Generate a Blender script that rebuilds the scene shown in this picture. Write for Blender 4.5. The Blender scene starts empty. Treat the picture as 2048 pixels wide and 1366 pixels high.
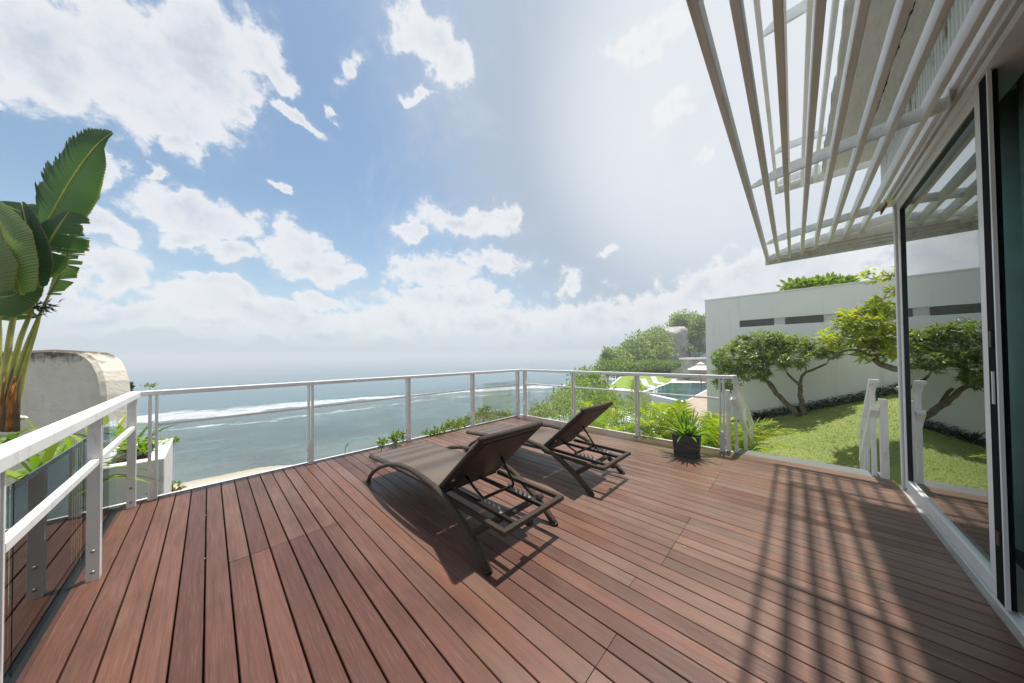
import bpy, math, random
import numpy as np
from mathutils import Vector, Matrix

random.seed(7); rng = np.random.default_rng(7)
SC = bpy.context.scene
COL = SC.collection
R = math.radians

# ------------------------------------------------------------------ camera
F, CY, PITCH, ROLL, YAW, EYE = 585.107, 703.487, 0.01539, -0.01082, 0.76747, 1.2809
_fw = Vector((math.cos(YAW), math.sin(YAW), 0)); _r = Vector((math.sin(YAW), -math.cos(YAW), 0)); _u = Vector((0, 0, 1))
_f2 = _fw*math.cos(PITCH) + _u*math.sin(PITCH); _u2 = _u*math.cos(PITCH) - _fw*math.sin(PITCH)
CR = _r*math.cos(ROLL) + _u2*math.sin(ROLL); CU = _u2*math.cos(ROLL) - _r*math.sin(ROLL); CF = _f2
cam = bpy.data.cameras.new('camera'); co = bpy.data.objects.new('camera', cam); COL.objects.link(co)
m = Matrix((CR, CU, -CF)).transposed().to_4x4(); m.translation = (0, 0, EYE)
co.matrix_world = m
cam.sensor_width = 36; cam.lens = F/2048*36; cam.shift_y = (CY-683)/2048; cam.clip_start = .05; cam.clip_end = 20000
SC.camera = co

def ray(px, py): return CR*((px-1024)/F) - CU*((py-CY)/F) + CF
def on(ax, v, px, py):                      # survey helper: where a line of sight meets a plane of the place
    d = ray(px, py); o = Vector((0, 0, EYE)); return o + d*((v-o[ax])/d[ax])
def dep(px, py, dd): return Vector((0, 0, EYE)) + ray(px, py)*dd

# ------------------------------------------------------------------ world
SUNV = Vector((.285, .026, 1)).normalized()
W = bpy.data.worlds.new('World'); SC.world = W; W.use_nodes = True
NT = W.node_tree; N = NT.nodes; LK = NT.links
for n in list(N): N.remove(n)
def nd(t, **k):
    n = N.new(t)
    for a, b in k.items(): setattr(n, a, b)
    return n
def mth(op, a, b=None, c=None, clamp=False):
    n = nd('ShaderNodeMath', operation=op, use_clamp=clamp)
    for i, v in enumerate((a, b, c)):
        if v is None: continue
        if isinstance(v, (int, float)): n.inputs[i].default_value = v
        else: LK.new(v, n.inputs[i])
    return n.outputs[0]
def vm(op, a, b=None):
    n = nd('ShaderNodeVectorMath', operation=op)
    for i, v in enumerate((a, b)):
        if v is None: continue
        if isinstance(v, (tuple, list)): n.inputs[i].default_value = v
        else: LK.new(v, n.inputs[i])
    return n.outputs['Value'] if op in ('LENGTH', 'DOT_PRODUCT') else n.outputs[0]
def maprange(v, a, b, c=0., d=1., interp='SMOOTHSTEP'):
    n = nd('ShaderNodeMapRange', interpolation_type=interp, clamp=True) if interp == 'LINEAR' else nd('ShaderNodeMapRange', interpolation_type=interp)
    LK.new(v, n.inputs[0])
    for i, x in zip((1, 2, 3, 4), (a, b, c, d)): n.inputs[i].default_value = x
    return n.outputs[0]
def mixc(fac, a, b):
    n = nd('ShaderNodeMix', data_type='RGBA')
    for s, v in ((0, fac), (6, a), (7, b)):
        if isinstance(v, (int, float)): n.inputs[s].default_value = v
        elif isinstance(v, tuple): n.inputs[s].default_value = (*v, 1)
        else: LK.new(v, n.inputs[s])
    return n.outputs[2]
sky = nd('ShaderNodeTexSky', sky_type='NISHITA', sun_disc=False)
sky.sun_elevation = R(74); sky.sun_rotation = R(85); sky.air_density = 1.0; sky.dust_density = 1.2; sky.ozone_density = 1.6; sky.altitude = 20
tc = nd('ShaderNodeTexCoord'); D = tc.outputs['Generated']
sep = nd('ShaderNodeSeparateXYZ'); LK.new(D, sep.inputs[0])
az = mth('ARCTAN2', sep.outputs[1], sep.outputs[0]); el = mth('ARCSINE', sep.outputs[2])
cmb = nd('ShaderNodeCombineXYZ'); LK.new(az, cmb.inputs[0]); LK.new(el, cmb.inputs[1])
def wnoise(scale, detail, rough=.55, vec=None, off=(0, 0, 0)):
    n = nd('ShaderNodeTexNoise'); n.inputs['Scale'].default_value = scale; n.inputs['Detail'].default_value = detail; n.inputs['Roughness'].default_value = rough
    LK.new(vm('ADD', vec if vec is not None else D, off), n.inputs['Vector']); return n
n1 = wnoise(4.5, 3, .5); n2 = wnoise(15, 4, .6, off=(3, 1, 2))
dis = vm('ADD', vm('MULTIPLY', vm('SUBTRACT', n1.outputs['Color'], (.5, .5, .5)), (.22, .17, 0)), vm('MULTIPLY', vm('SUBTRACT', n2.outputs['Color'], (.5, .5, .5)), (.10, .08, 0)))
P = vm('ADD', cmb.outputs[0], dis)
def azel(px, py):
    d = ray(px, py).normalized(); return math.atan2(d.y, d.x), math.asin(d.z)
BL = [(60,40,340,170,1.1),(230,110,270,160,1.1),(400,130,160,125,1.1),(330,235,150,80,1),(480,190,80,50,.9),(375,290,40,60,.9),(100,150,200,80,1),(530,120,60,60,.9),(575,160,45,45,.9),
 (490,230,50,35,.85),(225,335,55,50,.9),(20,222,45,28,.8),(315,350,26,26,.85),(550,380,26,12,.85),(600,238,75,22,.8),(690,212,22,16,.75),(715,130,26,52,.62),
 (830,85,92,58,1),(880,130,55,70,1),(835,205,40,16,.7),(390,430,115,46,1.05),(380,470,80,38,.95),(470,500,65,30,1),(600,485,85,40,1.05),(620,520,80,32,1),
 (200,440,65,42,.95),(205,540,95,75,1.05),(150,610,110,45,.95),(250,645,190,34,1.05),(450,585,100,26,.95),(520,630,200,42,1.12),(640,590,75,26,.9),(420,664,190,26,1.0),(650,660,160,30,1.0),
 (930,445,125,34,.95),(830,455,40,22,.8),(1020,430,36,26,.9),(860,545,140,50,.8),(990,525,100,40,.8),(900,600,190,36,.9),(1000,655,440,40,1.15),(1130,580,70,42,.62),
 (1250,640,300,46,1),(1470,560,150,56,1.05),(1360,600,200,50,1),(1600,560,200,110,1.05),(1330,230,60,90,.5),(1300,60,130,80,.55),(1400,330,26,14,.7),(1220,505,50,22,.55)]
fld = None
for px, py, rx, ry, s in BL:
    a0, e0 = azel(px, py); a1 = azel(px-rx, py)[0]; a2 = azel(px+rx, py)[0]; e1 = azel(px, py-ry)[1]; e2 = azel(px, py+ry)[1]
    ra = max(.015, (a1-a2)/2); re = max(.012, (e1-e2)/2)
    l = vm('LENGTH', vm('MULTIPLY', vm('SUBTRACT', P, (a0, e0, 0)), (1/ra, 1/re, 0)))
    v = mth('SUBTRACT', s, l)
    # limit slope of big clouds so their rims stay crisp
    fld = v if fld is None else mth('MAXIMUM', fld, v)
# clouds beyond the view, cover raised for whiter fill light, fading in outside the mapped part of the sky
off = maprange(vm('DOT_PRODUCT', D, tuple(_fw)), .35, .1)
gen = wnoise(2.2, 6, .6, off=(9, 4, 2))
genf = mth('MULTIPLY', maprange(gen.outputs[0], .42, .56, 0, 1), off)
det = wnoise(24, 8, .66, off=(1, 7, 3)); det2 = wnoise(9, 5, .6, off=(5, 2, 8))
f2 = mth('ADD', fld, mth('ADD', mth('MULTIPLY', mth('SUBTRACT', det.outputs[0], .5), 1.25), mth('MULTIPLY', mth('SUBTRACT', det2.outputs[0], .5), .9)))
mask = mth('MAXIMUM', mth('ADD', mth('MULTIPLY', maprange(f2, -.06, .30), .78), mth('MULTIPLY', maprange(f2, -.5, .75), .22)), genf)
# cloud body tone
tone = maprange(mth('ADD', mth('MULTIPLY', det2.outputs[0], .65), mth('MULTIPLY', n2.outputs[0], .35)), .38, .58)
core = maprange(f2, .15, 1.0)
ccol = mixc(mth('MULTIPLY', core, mth('SUBTRACT', 1., mth('MULTIPLY', tone, .7))), (5.1, 5.15, 5.25), (3.35, 3.65, 4.2))
# thin high veil around the sun, haze towards the horizon
sd = vm('DOT_PRODUCT', D, tuple(Vector((.80, .10, .58)).normalized()))
veil = maprange(sd, .62, .90, 0, .94)
haze = mth('POWER', mth('SUBTRACT', 1., mth('ABSOLUTE', sep.outputs[2]), clamp=True), 7.)
tint = nd('ShaderNodeMix', data_type='RGBA', blend_type='MULTIPLY'); tint.inputs[0].default_value = 1; LK.new(sky.outputs[0], tint.inputs[6]); tint.inputs[7].default_value = (.92, .97, .90, 1)
base = mixc(mth('MULTIPLY', haze, .9), tint.outputs[2], (3.0, 3.5, 4.25))
vcol = mixc(maprange(sd, .87, .99), (2.65, 3.1, 3.7), (4.6, 4.8, 5.0))
base = mixc(veil, base, vcol)
wis = wnoise(3.2, 7, .68, off=(6, 6, 1)); wis.inputs['Distortion'].default_value = .6
base = mixc(mth('MULTIPLY', maprange(wis.outputs[0], .50, .76), .40), base, (4.0, 4.25, 4.65))
fin = mixc(mth('MULTIPLY', mth('MULTIPLY', mask, .94), maprange(sep.outputs[2], .015, .11, .12, 1.)), base, ccol)
bg = nd('ShaderNodeBackground'); bg.inputs[1].default_value = .135
LK.new(fin, bg.inputs[0]); wo = nd('ShaderNodeOutputWorld'); LK.new(bg.outputs[0], wo.inputs[0])

sl = bpy.data.lights.new('sun', 'SUN'); so = bpy.data.objects.new('sun', sl); COL.objects.link(so)
sl.energy = 4.7; sl.angle = R(1.1); sl.color = (1, .95, .88)
so.rotation_euler = (-SUNV).to_track_quat('-Z', 'Y').to_euler(); so.location = (0, 0, 30)
SC.render.engine = 'CYCLES'
SC.view_settings.view_transform = 'Standard'; SC.view_settings.look = 'None'; SC.view_settings.gamma = 1; SC.view_settings.use_curve_mapping = False
SC.view_settings.exposure = .40
try:
    SC.cycles.max_bounces = 10; SC.cycles.transparent_max_bounces = 24
except Exception: pass

# ------------------------------------------------------------------ materials
class MT:
    def __init__(s, name):
        s.m = bpy.data.materials.new(name); s.m.use_nodes = True; s.t = s.m.node_tree; s.t.nodes.clear()
        s.b = s.n('ShaderNodeBsdfPrincipled'); s.o = s.n('ShaderNodeOutputMaterial'); s.l(s.b.outputs[0], s.o.inputs[0])
    def n(s, t, **k):
        x = s.t.nodes.new(t)
        for a, b in k.items(): setattr(x, a, b)
        return x
    def l(s, a, b): s.t.links.new(a, b)
    def put(s, sock, v):
        if isinstance(v, (int, float)): sock.default_value = v
        elif isinstance(v, tuple): sock.default_value = (*v, 1) if len(sock.default_value) == 4 and len(v) == 3 else v
        else: s.l(v, sock)
    def pos(s, scale=(1, 1, 1), obj=False, rot=(0, 0, 0)):
        g = s.n('ShaderNodeTexCoord').outputs['Object'] if obj else s.n('ShaderNodeNewGeometry').outputs['Position']
        mp = s.n('ShaderNodeMapping'); mp.inputs['Scale'].default_value = scale; mp.inputs['Rotation'].default_value = rot; s.l(g, mp.inputs[0]); return mp.outputs[0]
    def noise(s, vec, scale, detail=4, rough=.55, dist=0):
        x = s.n('ShaderNodeTexNoise'); s.l(vec, x.inputs['Vector']); x.inputs['Scale'].default_value = scale; x.inputs['Detail'].default_value = detail; x.inputs['Roughness'].default_value = rough; x.inputs['Distortion'].default_value = dist
        return x.outputs[0]
    def rg(s, v, a, b, c=0., d=1., t='LINEAR'):
        x = s.n('ShaderNodeMapRange', interpolation_type=t); s.l(v, x.inputs[0])
        for i, q in zip((1, 2, 3, 4), (a, b, c, d)): x.inputs[i].default_value = q
        return x.outputs[0]
    def mx(s, f, a, b, mode='MIX'):
        x = s.n('ShaderNodeMix', data_type='RGBA', blend_type=mode); s.put(x.inputs[0], f); s.put(x.inputs[6], a); s.put(x.inputs[7], b); return x.outputs[2]
    def ma(s, op, a, b=0.):
        x = s.n('ShaderNodeMath', operation=op); s.put(x.inputs[0], a); s.put(x.inputs[1], b); return x.outputs[0]
    def bump(s, h, st=.3, dist=.01, to=None):
        x = s.n('ShaderNodeBump'); x.inputs['Strength'].default_value = st; x.inputs['Distance'].default_value = dist; s.l(h, x.inputs['Height']); s.l(x.outputs[0], s.b.inputs['Normal']); return x.outputs[0]
    def col(s, v): s.put(s.b.inputs['Base Color'], v)
    def rough(s, v): s.put(s.b.inputs['Roughness'], v)
    def spec(s, v): s.b.inputs['Specular IOR Level'].default_value = v
MATS = {}
def simple(name, c, rough=.6, spec=.4, var=.12, scale=6, bump=0, metal=0, bs=40, dirt=None, dsc=(3, 3, .8)):
    M = MT(name); p = M.pos(); n = M.noise(p, scale)
    k = M.rg(n, .3, .7, 1-var, 1+var)
    c2 = M.mx(1., c, M.ma('MULTIPLY', k, 1.), 'MULTIPLY')
    if dirt:
        dn = M.noise(M.pos(dsc), 1.6, 8, .7)
        c2 = M.mx(M.rg(dn, .56, .72), c2, dirt)
    M.col(c2); M.rough(rough); M.spec(spec); M.b.inputs['Metallic'].default_value = metal
    if bump: M.bump(M.noise(p, bs, 6), bump, .004)
    MATS[name] = M.m; return M.m

def mk_wood():
    M = MT('deck_wood'); oi = M.n('ShaderNodeObjectInfo'); r = oi.outputs['Random']
    sh = M.n('ShaderNodeVectorMath', operation='ADD'); M.l(M.pos((1, 1, 1)), sh.inputs[0])
    cx = M.n('ShaderNodeCombineXYZ'); M.l(M.ma('MULTIPLY', r, 37.), cx.inputs[0]); M.l(M.ma('MULTIPLY', r, 91.), cx.inputs[1]); M.l(cx.outputs[0], sh.inputs[1])
    def sc(v, s_):
        mp = M.n('ShaderNodeMapping'); mp.inputs['Scale'].default_value = s_; M.l(v, mp.inputs[0]); return mp.outputs[0]
    g1 = M.noise(sc(sh.outputs[0], (55, 2.2, 20)), 1, 6, .65, .4)
    g2 = M.noise(sc(sh.outputs[0], (220, 5, 60)), 1, 4, .6)
    big = M.noise(sc(sh.outputs[0], (3, 1.3, 1)), 1, 3, .5)
    r2 = M.ma('FRACT', M.ma('MULTIPLY', r, 13.37))
    # red-brown on the left, greyer and paler where feet and weather have worn the oil off
    wp = M.n('ShaderNodeSeparateXYZ'); M.l(M.n('ShaderNodeNewGeometry').outputs['Position'], wp.inputs[0])
    worn = M.ma('ADD', M.rg(wp.outputs[0], .2, 2.4, -.20, .50), M.ma('ADD', M.rg(big, .35, .7, -.2, .32), M.rg(r2, 0, 1, -.26, .36)))
    wc = M.n('ShaderNodeClamp'); M.l(worn, wc.inputs[0])
    red = M.mx(r, (.092, .037, .025), (.158, .070, .045))
    grey = M.mx(r2, (.270, .165, .115), (.170, .110, .082))
    c = M.mx(wc.outputs[0], red, grey)
    c = M.mx(M.rg(g1, .42, .70, 0, .62), c, M.mx(1., c, (.45, .40, .38), 'MULTIPLY'))
    c = M.mx(M.rg(g2, .55, .8, 0, .35), c, (.33, .22, .17))
    st = M.noise(M.pos((1.2, .5, 1)), 2.2, 5, .6)
    c = M.mx(M.rg(st, .48, .68, 0, .7), c, M.mx(1., c, (.55, .58, .62), 'MULTIPLY'))
    st2 = M.noise(sc(sh.outputs[0], (6, 1.6, 4)), 1, 6, .7)
    c = M.mx(M.rg(st2, .55, .72, 0, .5), c, M.mx(1., c, (1.5, 1.4, 1.3), 'MULTIPLY'))
    scr = M.noise(sc(sh.outputs[0], (30, 4, 10)), 2.5, 8, .8, 2.5)
    c = M.mx(M.rg(scr, .75, .80, 0, .35), c, (.45, .36, .3))
    M.col(c); M.rough(M.rg(g1, .3, .8, .30, .52)); M.spec(.45)
    M.bump(M.ma('ADD', g1, M.ma('MULTIPLY', g2, .5)), .7, .002)
    MATS['wood'] = M.m
mk_wood()
simple('white_metal', (.82, .82, .81), .38, .5, .05, 3, dirt=(.58, .56, .52), dsc=(9, 9, 3))
simple('louvre_paint', (.78, .79, .76), .5, .4, .07, 3, bump=.15, dirt=(.55, .54, .48), dsc=(1.2, 9, 6))
simple('louvre_shabby', (.70, .69, .63), .6, .3, .1, 3, bump=.2, dirt=(.36, .34, .28), dsc=(3, 3, 3))
simple('alu_frame', (.74, .75, .74), .35, .5, .05, 4, dirt=(.62, .62, .60), dsc=(3, 3, 1))
simple('black_rubber', (.012, .013, .014), .35, .5, .1)
simple('matte_black', (.012, .013, .014), .85, .05, .1)
simple('dark_void', (.02, .016, .014), .9, .1)
simple('wall_white', (.88, .872, .855), .85, .2, .03, 1.2, bump=.12, bs=90, dirt=(.76, .75, .72), dsc=(1.5, 4.5, .22))
simple('planter_white', (.72, .71, .68), .8, .2, .05, 4, bump=.3, bs=50, dirt=(.42, .38, .30), dsc=(5, 5, 1.5))
simple('soil', (.06, .042, .028), .95, .1, .3, 3, bump=.6)
simple('galv', (.46, .46, .45), .35, .5, .1, 20, metal=.7)
simple('bark', (.165, .14, .105), .9, .2, .4, 14, bump=1., bs=22, dirt=(.10, .085, .06), dsc=(9, 9, 6))
simple('twig', (.30, .27, .21), .85, .2, .2, 12, bump=.4)
simple('threshold', (.15, .155, .16), .45, .5, .08, 5)
simple('terrace_paving', (.40, .31, .25), .7, .3, .12, 4)
simple('white_roof', (.60, .65, .70), .5, .3, .05, .6)
simple('room_wall', (.35, .35, .34), .9, .1)
simple('room_floor', (.10, .10, .10), .35, .5)
simple('sheath', (.40, .16, .035), .8, .2, .45, 14, bump=.5, dirt=(.05, .03, .02), dsc=(30, 30, 4))
simple('dry', (.14, .095, .055), .9, .1, .3, 10)
simple('petiole', (.40, .40, .09), .5, .4, .3, 6, dirt=(.48, .26, .06), dsc=(12, 12, 5))
simple('umbrella_cloth', (.78, .70, .62), .9, .1)
simple('orange_wood', (.42, .14, .06), .6, .3)
simple('rust', (.25, .09, .04), .9, .1, .3, 30)
simple('slab_edge', (.36, .35, .31), .9, .1, .15, 5)

def mk_slab():
    M = MT('soffit'); p = M.pos((1, 1, 1))
    n = M.noise(M.pos((3, 14, 3)), 1.3, 9, .72, .5); n2 = M.noise(M.pos((10, 55, 10)), 1, 6, .7)
    c = M.mx(M.rg(n2, .3, .7), (.66, .64, .58), (.54, .52, .47))
    c = M.mx(M.rg(M.noise(M.pos((5, 26, 5)), 1, 9, .8, .3), .62, .67), c, (.10, .09, .075)); c = M.mx(M.rg(n, .50, .72, 0, .35), c, (.30, .28, .24)); c = M.mx(M.rg(n, .66, .70), c, (.07, .062, .05)); M.col(c); M.rough(.9); M.bump(n2, .5, .004); MATS['soffit'] = M.m
mk_slab()
def mk_corr():
    M = MT('corrugated'); p = M.pos((1, 1, 1)); sp = M.n('ShaderNodeSeparateXYZ'); M.l(p, sp.inputs[0])
    n = M.noise(M.pos((4, 4, 1)), 3, 7, .7)
    top = M.rg(sp.outputs[2], 3.05, 3.3); c = M.mx(M.rg(M.ma('ADD', n, M.ma('MULTIPLY', top, .16)), .60, .74), (.62, .66, .66), (.20, .17, .11))
    M.col(c); M.rough(.5); MATS['corr'] = M.m
mk_corr()
def mk_stone():
    M = MT('render_wall'); n = M.noise(M.pos((1, 1, 1)), 1.7, 8, .65, .3); n2 = M.noise(M.pos((1, 1, 1)), 7, 8, .7, .6)
    vo = M.n('ShaderNodeTexVoronoi', feature='SMOOTH_F1'); M.l(M.pos((2.2, 2.2, 2.2)), vo.inputs['Vector'])
    sp = M.n('ShaderNodeSeparateXYZ'); M.l(M.pos(), sp.inputs[0])
    c = M.mx(M.rg(n, .35, .65), (.70, .64, .53), (.80, .75, .66)); c = M.mx(M.rg(n2, .5, .75, 0, .6), c, (.50, .46, .38))
    c = M.mx(M.rg(vo.outputs['Distance'], .3, .8, 0, .3), c, (.68, .66, .61))
    edge = M.rg(M.ma('ADD', sp.outputs[2], M.ma('MULTIPLY', n2, .5)), 1.50, 1.66)
    c = M.mx(edge, c, (.12, .095, .065)); M.col(c); M.rough(.9); M.bump(n2, .7, .02); MATS['stone'] = M.m
mk_stone()
def mk_leaf(name, c1, c2, c3, trans=.35, rough=.5, veins=False):
    M = MT(name); at = M.n('ShaderNodeAttribute', attribute_name='tint'); sp = M.n('ShaderNodeSeparateColor'); M.l(at.outputs['Color'], sp.inputs[0])
    c = M.mx(sp.outputs[0], c1, c2); c = M.mx(M.ma('POWER', sp.outputs[1], 3.), c, c3)
    if veins:
        uv = M.n('ShaderNodeUVMap'); uv.uv_map = 'uv'
        mp = M.n('ShaderNodeMapping'); mp.inputs['Scale'].default_value = (1, 1, 1); M.l(uv.outputs[0], mp.inputs[0])
        wv = M.n('ShaderNodeTexWave', wave_type='BANDS', bands_direction='Y'); wv.inputs['Scale'].default_value = 2.2; wv.inputs['Distortion'].default_value = 1.2; wv.inputs['Detail'].default_value = 2
        M.l(mp.outputs[0], wv.inputs[0])
        c = M.mx(M.rg(wv.outputs['Fac'], .1, 1, 0, .75), c, M.mx(1., c, (.38, .45, .42), 'MULTIPLY'))
        sx = M.n('ShaderNodeSeparateXYZ'); M.l(uv.outputs[0], sx.inputs[0])
        rib = M.rg(M.ma('ABSOLUTE', sx.outputs[0]), .02, .07, 1, 0); c = M.mx(rib, c, (.32, .36, .12))
        edge = M.rg(M.ma('ABSOLUTE', sx.outputs[0]), .93, .99, 0, .6); c = M.mx(edge, c, (.26, .22, .06))
        M.bump(wv.outputs['Fac'], .4, .004)
    M.col(c); M.rough(rough); M.spec(.4)
    tr = M.n('ShaderNodeBsdfTranslucent'); M.l(M.mx(1., c, (1.5, 1.7, .6), 'MULTIPLY'), tr.inputs[0])
    mixs = M.n('ShaderNodeMixShader'); mixs.inputs[0].default_value = trans; M.l(M.b.outputs[0], mixs.inputs[1]); M.l(tr.outputs[0], mixs.inputs[2]); M.l(mixs.outputs[0], M.o.inputs[0])
    MATS[name] = M.m
mk_leaf('leaf_tree', (.06, .11, .025), (.22, .31, .08), (.38, .42, .12), .42, .38)
mk_leaf('leaf_frangi', (.15, .21, .03), (.36, .41, .07), (.46, .38, .08), .48)
mk_leaf('leaf_bush', (.06, .12, .02), (.20, .30, .05), (.34, .38, .10), .4)
mk_leaf('leaf_far', (.09, .14, .045), (.26, .33, .13), (.46, .50, .28), .4, .5)  # greens paled, with the haze of distance put into the leaf colour
mk_leaf('leaf_hedge', (.06, .12, .02), (.18, .28, .04), (.30, .36, .06), .4)
mk_leaf('leaf_palm', (.13, .22, .02), (.30, .40, .04), (.50, .46, .06), .45, .4)
mk_leaf('leaf_pot', (.08, .16, .02), (.17, .29, .03), (.33, .38, .05), .4, .35)
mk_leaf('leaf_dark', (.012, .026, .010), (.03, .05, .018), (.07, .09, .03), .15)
mk_leaf('leaf_banana', (.040, .095, .045), (.095, .17, .070), (.24, .33, .09), .42, .5, True)
mk_leaf('leaf_banana_light', (.19, .28, .11), (.25, .34, .13), (.32, .38, .15), .4, .42, True)
mk_leaf('leaf_strap', (.14, .25, .03), (.26, .37, .05), (.42, .44, .09), .4, .35)
mk_leaf('petal', (.8, .72, .5), (.82, .8, .72), (.8, .5, .2), .3)

def mk_wicker():
    M = MT('wicker'); oc = M.n('ShaderNodeTexCoord').outputs['Object']
    mp = M.n('ShaderNodeMapping'); mp.inputs['Scale'].default_value = (1, 1, 1); M.l(oc, mp.inputs[0])
    def wave(d, s, ph=0):
        w = M.n('ShaderNodeTexWave', wave_type='BANDS', bands_direction=d); w.inputs['Scale'].default_value = s; w.inputs['Phase Offset'].default_value = ph; M.l(mp.outputs[0], w.inputs[0]); return w.outputs['Fac']
    a = wave('X', 13); b = wave('Y', 17); c_ = wave('Z', 24)
    h = M.ma('ADD', M.ma('MULTIPLY', a, b), M.ma('MULTIPLY', c_, .4))
    n = M.noise(mp.outputs[0], 60, 3)
    c = M.mx(M.rg(h, .1, .9), (.020, .013, .008), (.185, .132, .092)); c = M.mx(M.rg(n, .4, .8, 0, .4), c, (.13, .105, .085)); M.col(c)
    M.rough(.42); M.spec(.5); M.bump(h, .9, .003); MATS['wicker'] = M.m
    M = MT('wicker_wrap'); oc = M.n('ShaderNodeTexCoord').outputs['Object']
    mp = M.n('ShaderNodeMapping'); mp.inputs['Rotation'].default_value = (R(35), R(20), R(30)); M.l(oc, mp.inputs[0])
    w = M.n('ShaderNodeTexWave', wave_type='BANDS', bands_direction='Y'); w.inputs['Scale'].default_value = 62; w.inputs['Distortion'].default_value = 3.5; w.inputs['Detail'].default_value = 2; w.inputs['Detail Scale'].default_value = 4; M.l(mp.outputs[0], w.inputs[0])
    c = M.mx(w.outputs['Fac'], (.024, .015, .010), (.140, .102, .072)); M.col(c); M.rough(.4); M.bump(w.outputs['Fac'], 1, .005); MATS['wrap'] = M.m
mk_wicker()
simple('sling', (.050, .032, .023), .55, .4, .1, 80)
simple('dark_steel', (.012, .010, .009), .4, .5, .1)
def mk_pot():
    M = MT('stone_pot'); sp = M.pos((3, 3, 22)); n = M.noise(sp, 2, 6, .7); n2 = M.noise(M.pos(), 30, 5)
    c = M.mx(M.rg(n, .35, .7), (.030, .032, .030), (.115, .110, .100)); c = M.mx(M.rg(n2, .6, .8, 0, .5), c, (.12, .115, .09)); M.col(c); M.rough(.75); M.bump(n, .6, .006); MATS['pot'] = M.m
mk_pot()
def mk_glass(name, tint, refl, rough=0.0):
    M = MT(name); M.t.nodes.remove(M.b)
    tr = M.n('ShaderNodeBsdfTransparent'); tr.inputs[0].default_value = (*tint, 1)
    gl = M.n('ShaderNodeBsdfGlossy'); gl.inputs['Roughness'].default_value = rough; gl.inputs[0].default_value = (.95, .98, .97, 1)
    fr = M.n('ShaderNodeFresnel'); fr.inputs[0].default_value = 1.52
    fac = M.ma('MINIMUM', M.ma('ADD', M.ma('MULTIPLY', fr.outputs[0], refl), 0.015*refl), 1.)
    mx = M.n('ShaderNodeMixShader'); M.l(fac, mx.inputs[0]); M.l(tr.outputs[0], mx.inputs[1]); M.l(gl.outputs[0], mx.inputs[2]); M.l(mx.outputs[0], M.o.inputs[0]); MATS[name] = M.m
mk_glass('rail_glass', (.88, .95, .93), 1.0); mk_glass('clear_glass', (.985, .99, .99), .5); mk_glass('door_glass', (.76, .90, .88), 1.7)
def mk_curtain():
    M = MT('curtain'); M.col((.66, .72, .72)); M.rough(.9)
    tr = M.n('ShaderNodeBsdfTranslucent'); tr.inputs[0].default_value = (.62, .74, .73, 1); mx = M.n('ShaderNodeMixShader'); mx.inputs[0].default_value = .5
    M.l(M.b.outputs[0], mx.inputs[1]); M.l(tr.outputs[0], mx.inputs[2]); M.l(mx.outputs[0], M.o.inputs[0]); MATS['curtain'] = M.m
mk_curtain(); simple('curtain_grey', (.55, .57, .56), .95, .1)
def mk_lawn():
    M = MT('lawn'); n = M.noise(M.pos((1, 1, 1)), 1.1, 5, .6); n2 = M.noise(M.pos((1, 1, 1)), 14, 6, .75); n3 = M.noise(M.pos((1, 1, 1)), 60, 3, .7)
    c = M.mx(M.rg(n, .35, .65), (.20, .28, .065), (.32, .37, .115)); c = M.mx(M.rg(n2, .35, .7, 0, .7), c, (.33, .36, .13)); c = M.mx(M.rg(n3, .5, .75, 0, .5), c, (.10, .14, .03))
    M.col(c); M.rough(.9); M.spec(.1); M.bump(M.ma('ADD', n2, n3), 1., .03); MATS['lawn'] = M.m
mk_lawn()
simple('far_grass', (.20, .29, .05), .9, .1, .15, .5)
def mk_ground():
    M = MT('ground'); sp = M.n('ShaderNodeSeparateXYZ'); M.l(M.pos(), sp.inputs[0]); n = M.noise(M.pos(), .5, 6, .6); n2 = M.noise(M.pos(), 4, 6, .7)
    soil = M.mx(M.rg(n, .4, .6), (.045, .06, .02), (.10, .085, .05)); soil = M.mx(M.rg(n2, .5, .7, 0, .6), soil, (.03, .045, .012))
    sand = M.mx(n2, (.50, .44, .33), (.62, .56, .45))
    c = M.mx(M.rg(M.ma('ADD', sp.outputs[2], M.ma('MULTIPLY', n, 1.0)), -18.9, -18.4), sand, soil)
    c = M.mx(M.rg(sp.outputs[2], -20.3, -19.7), (.26, .23, .17), c)
    M.col(c); M.rough(.95); M.bump(n2, 1, .1); MATS['ground'] = M.m
mk_ground()
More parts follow.
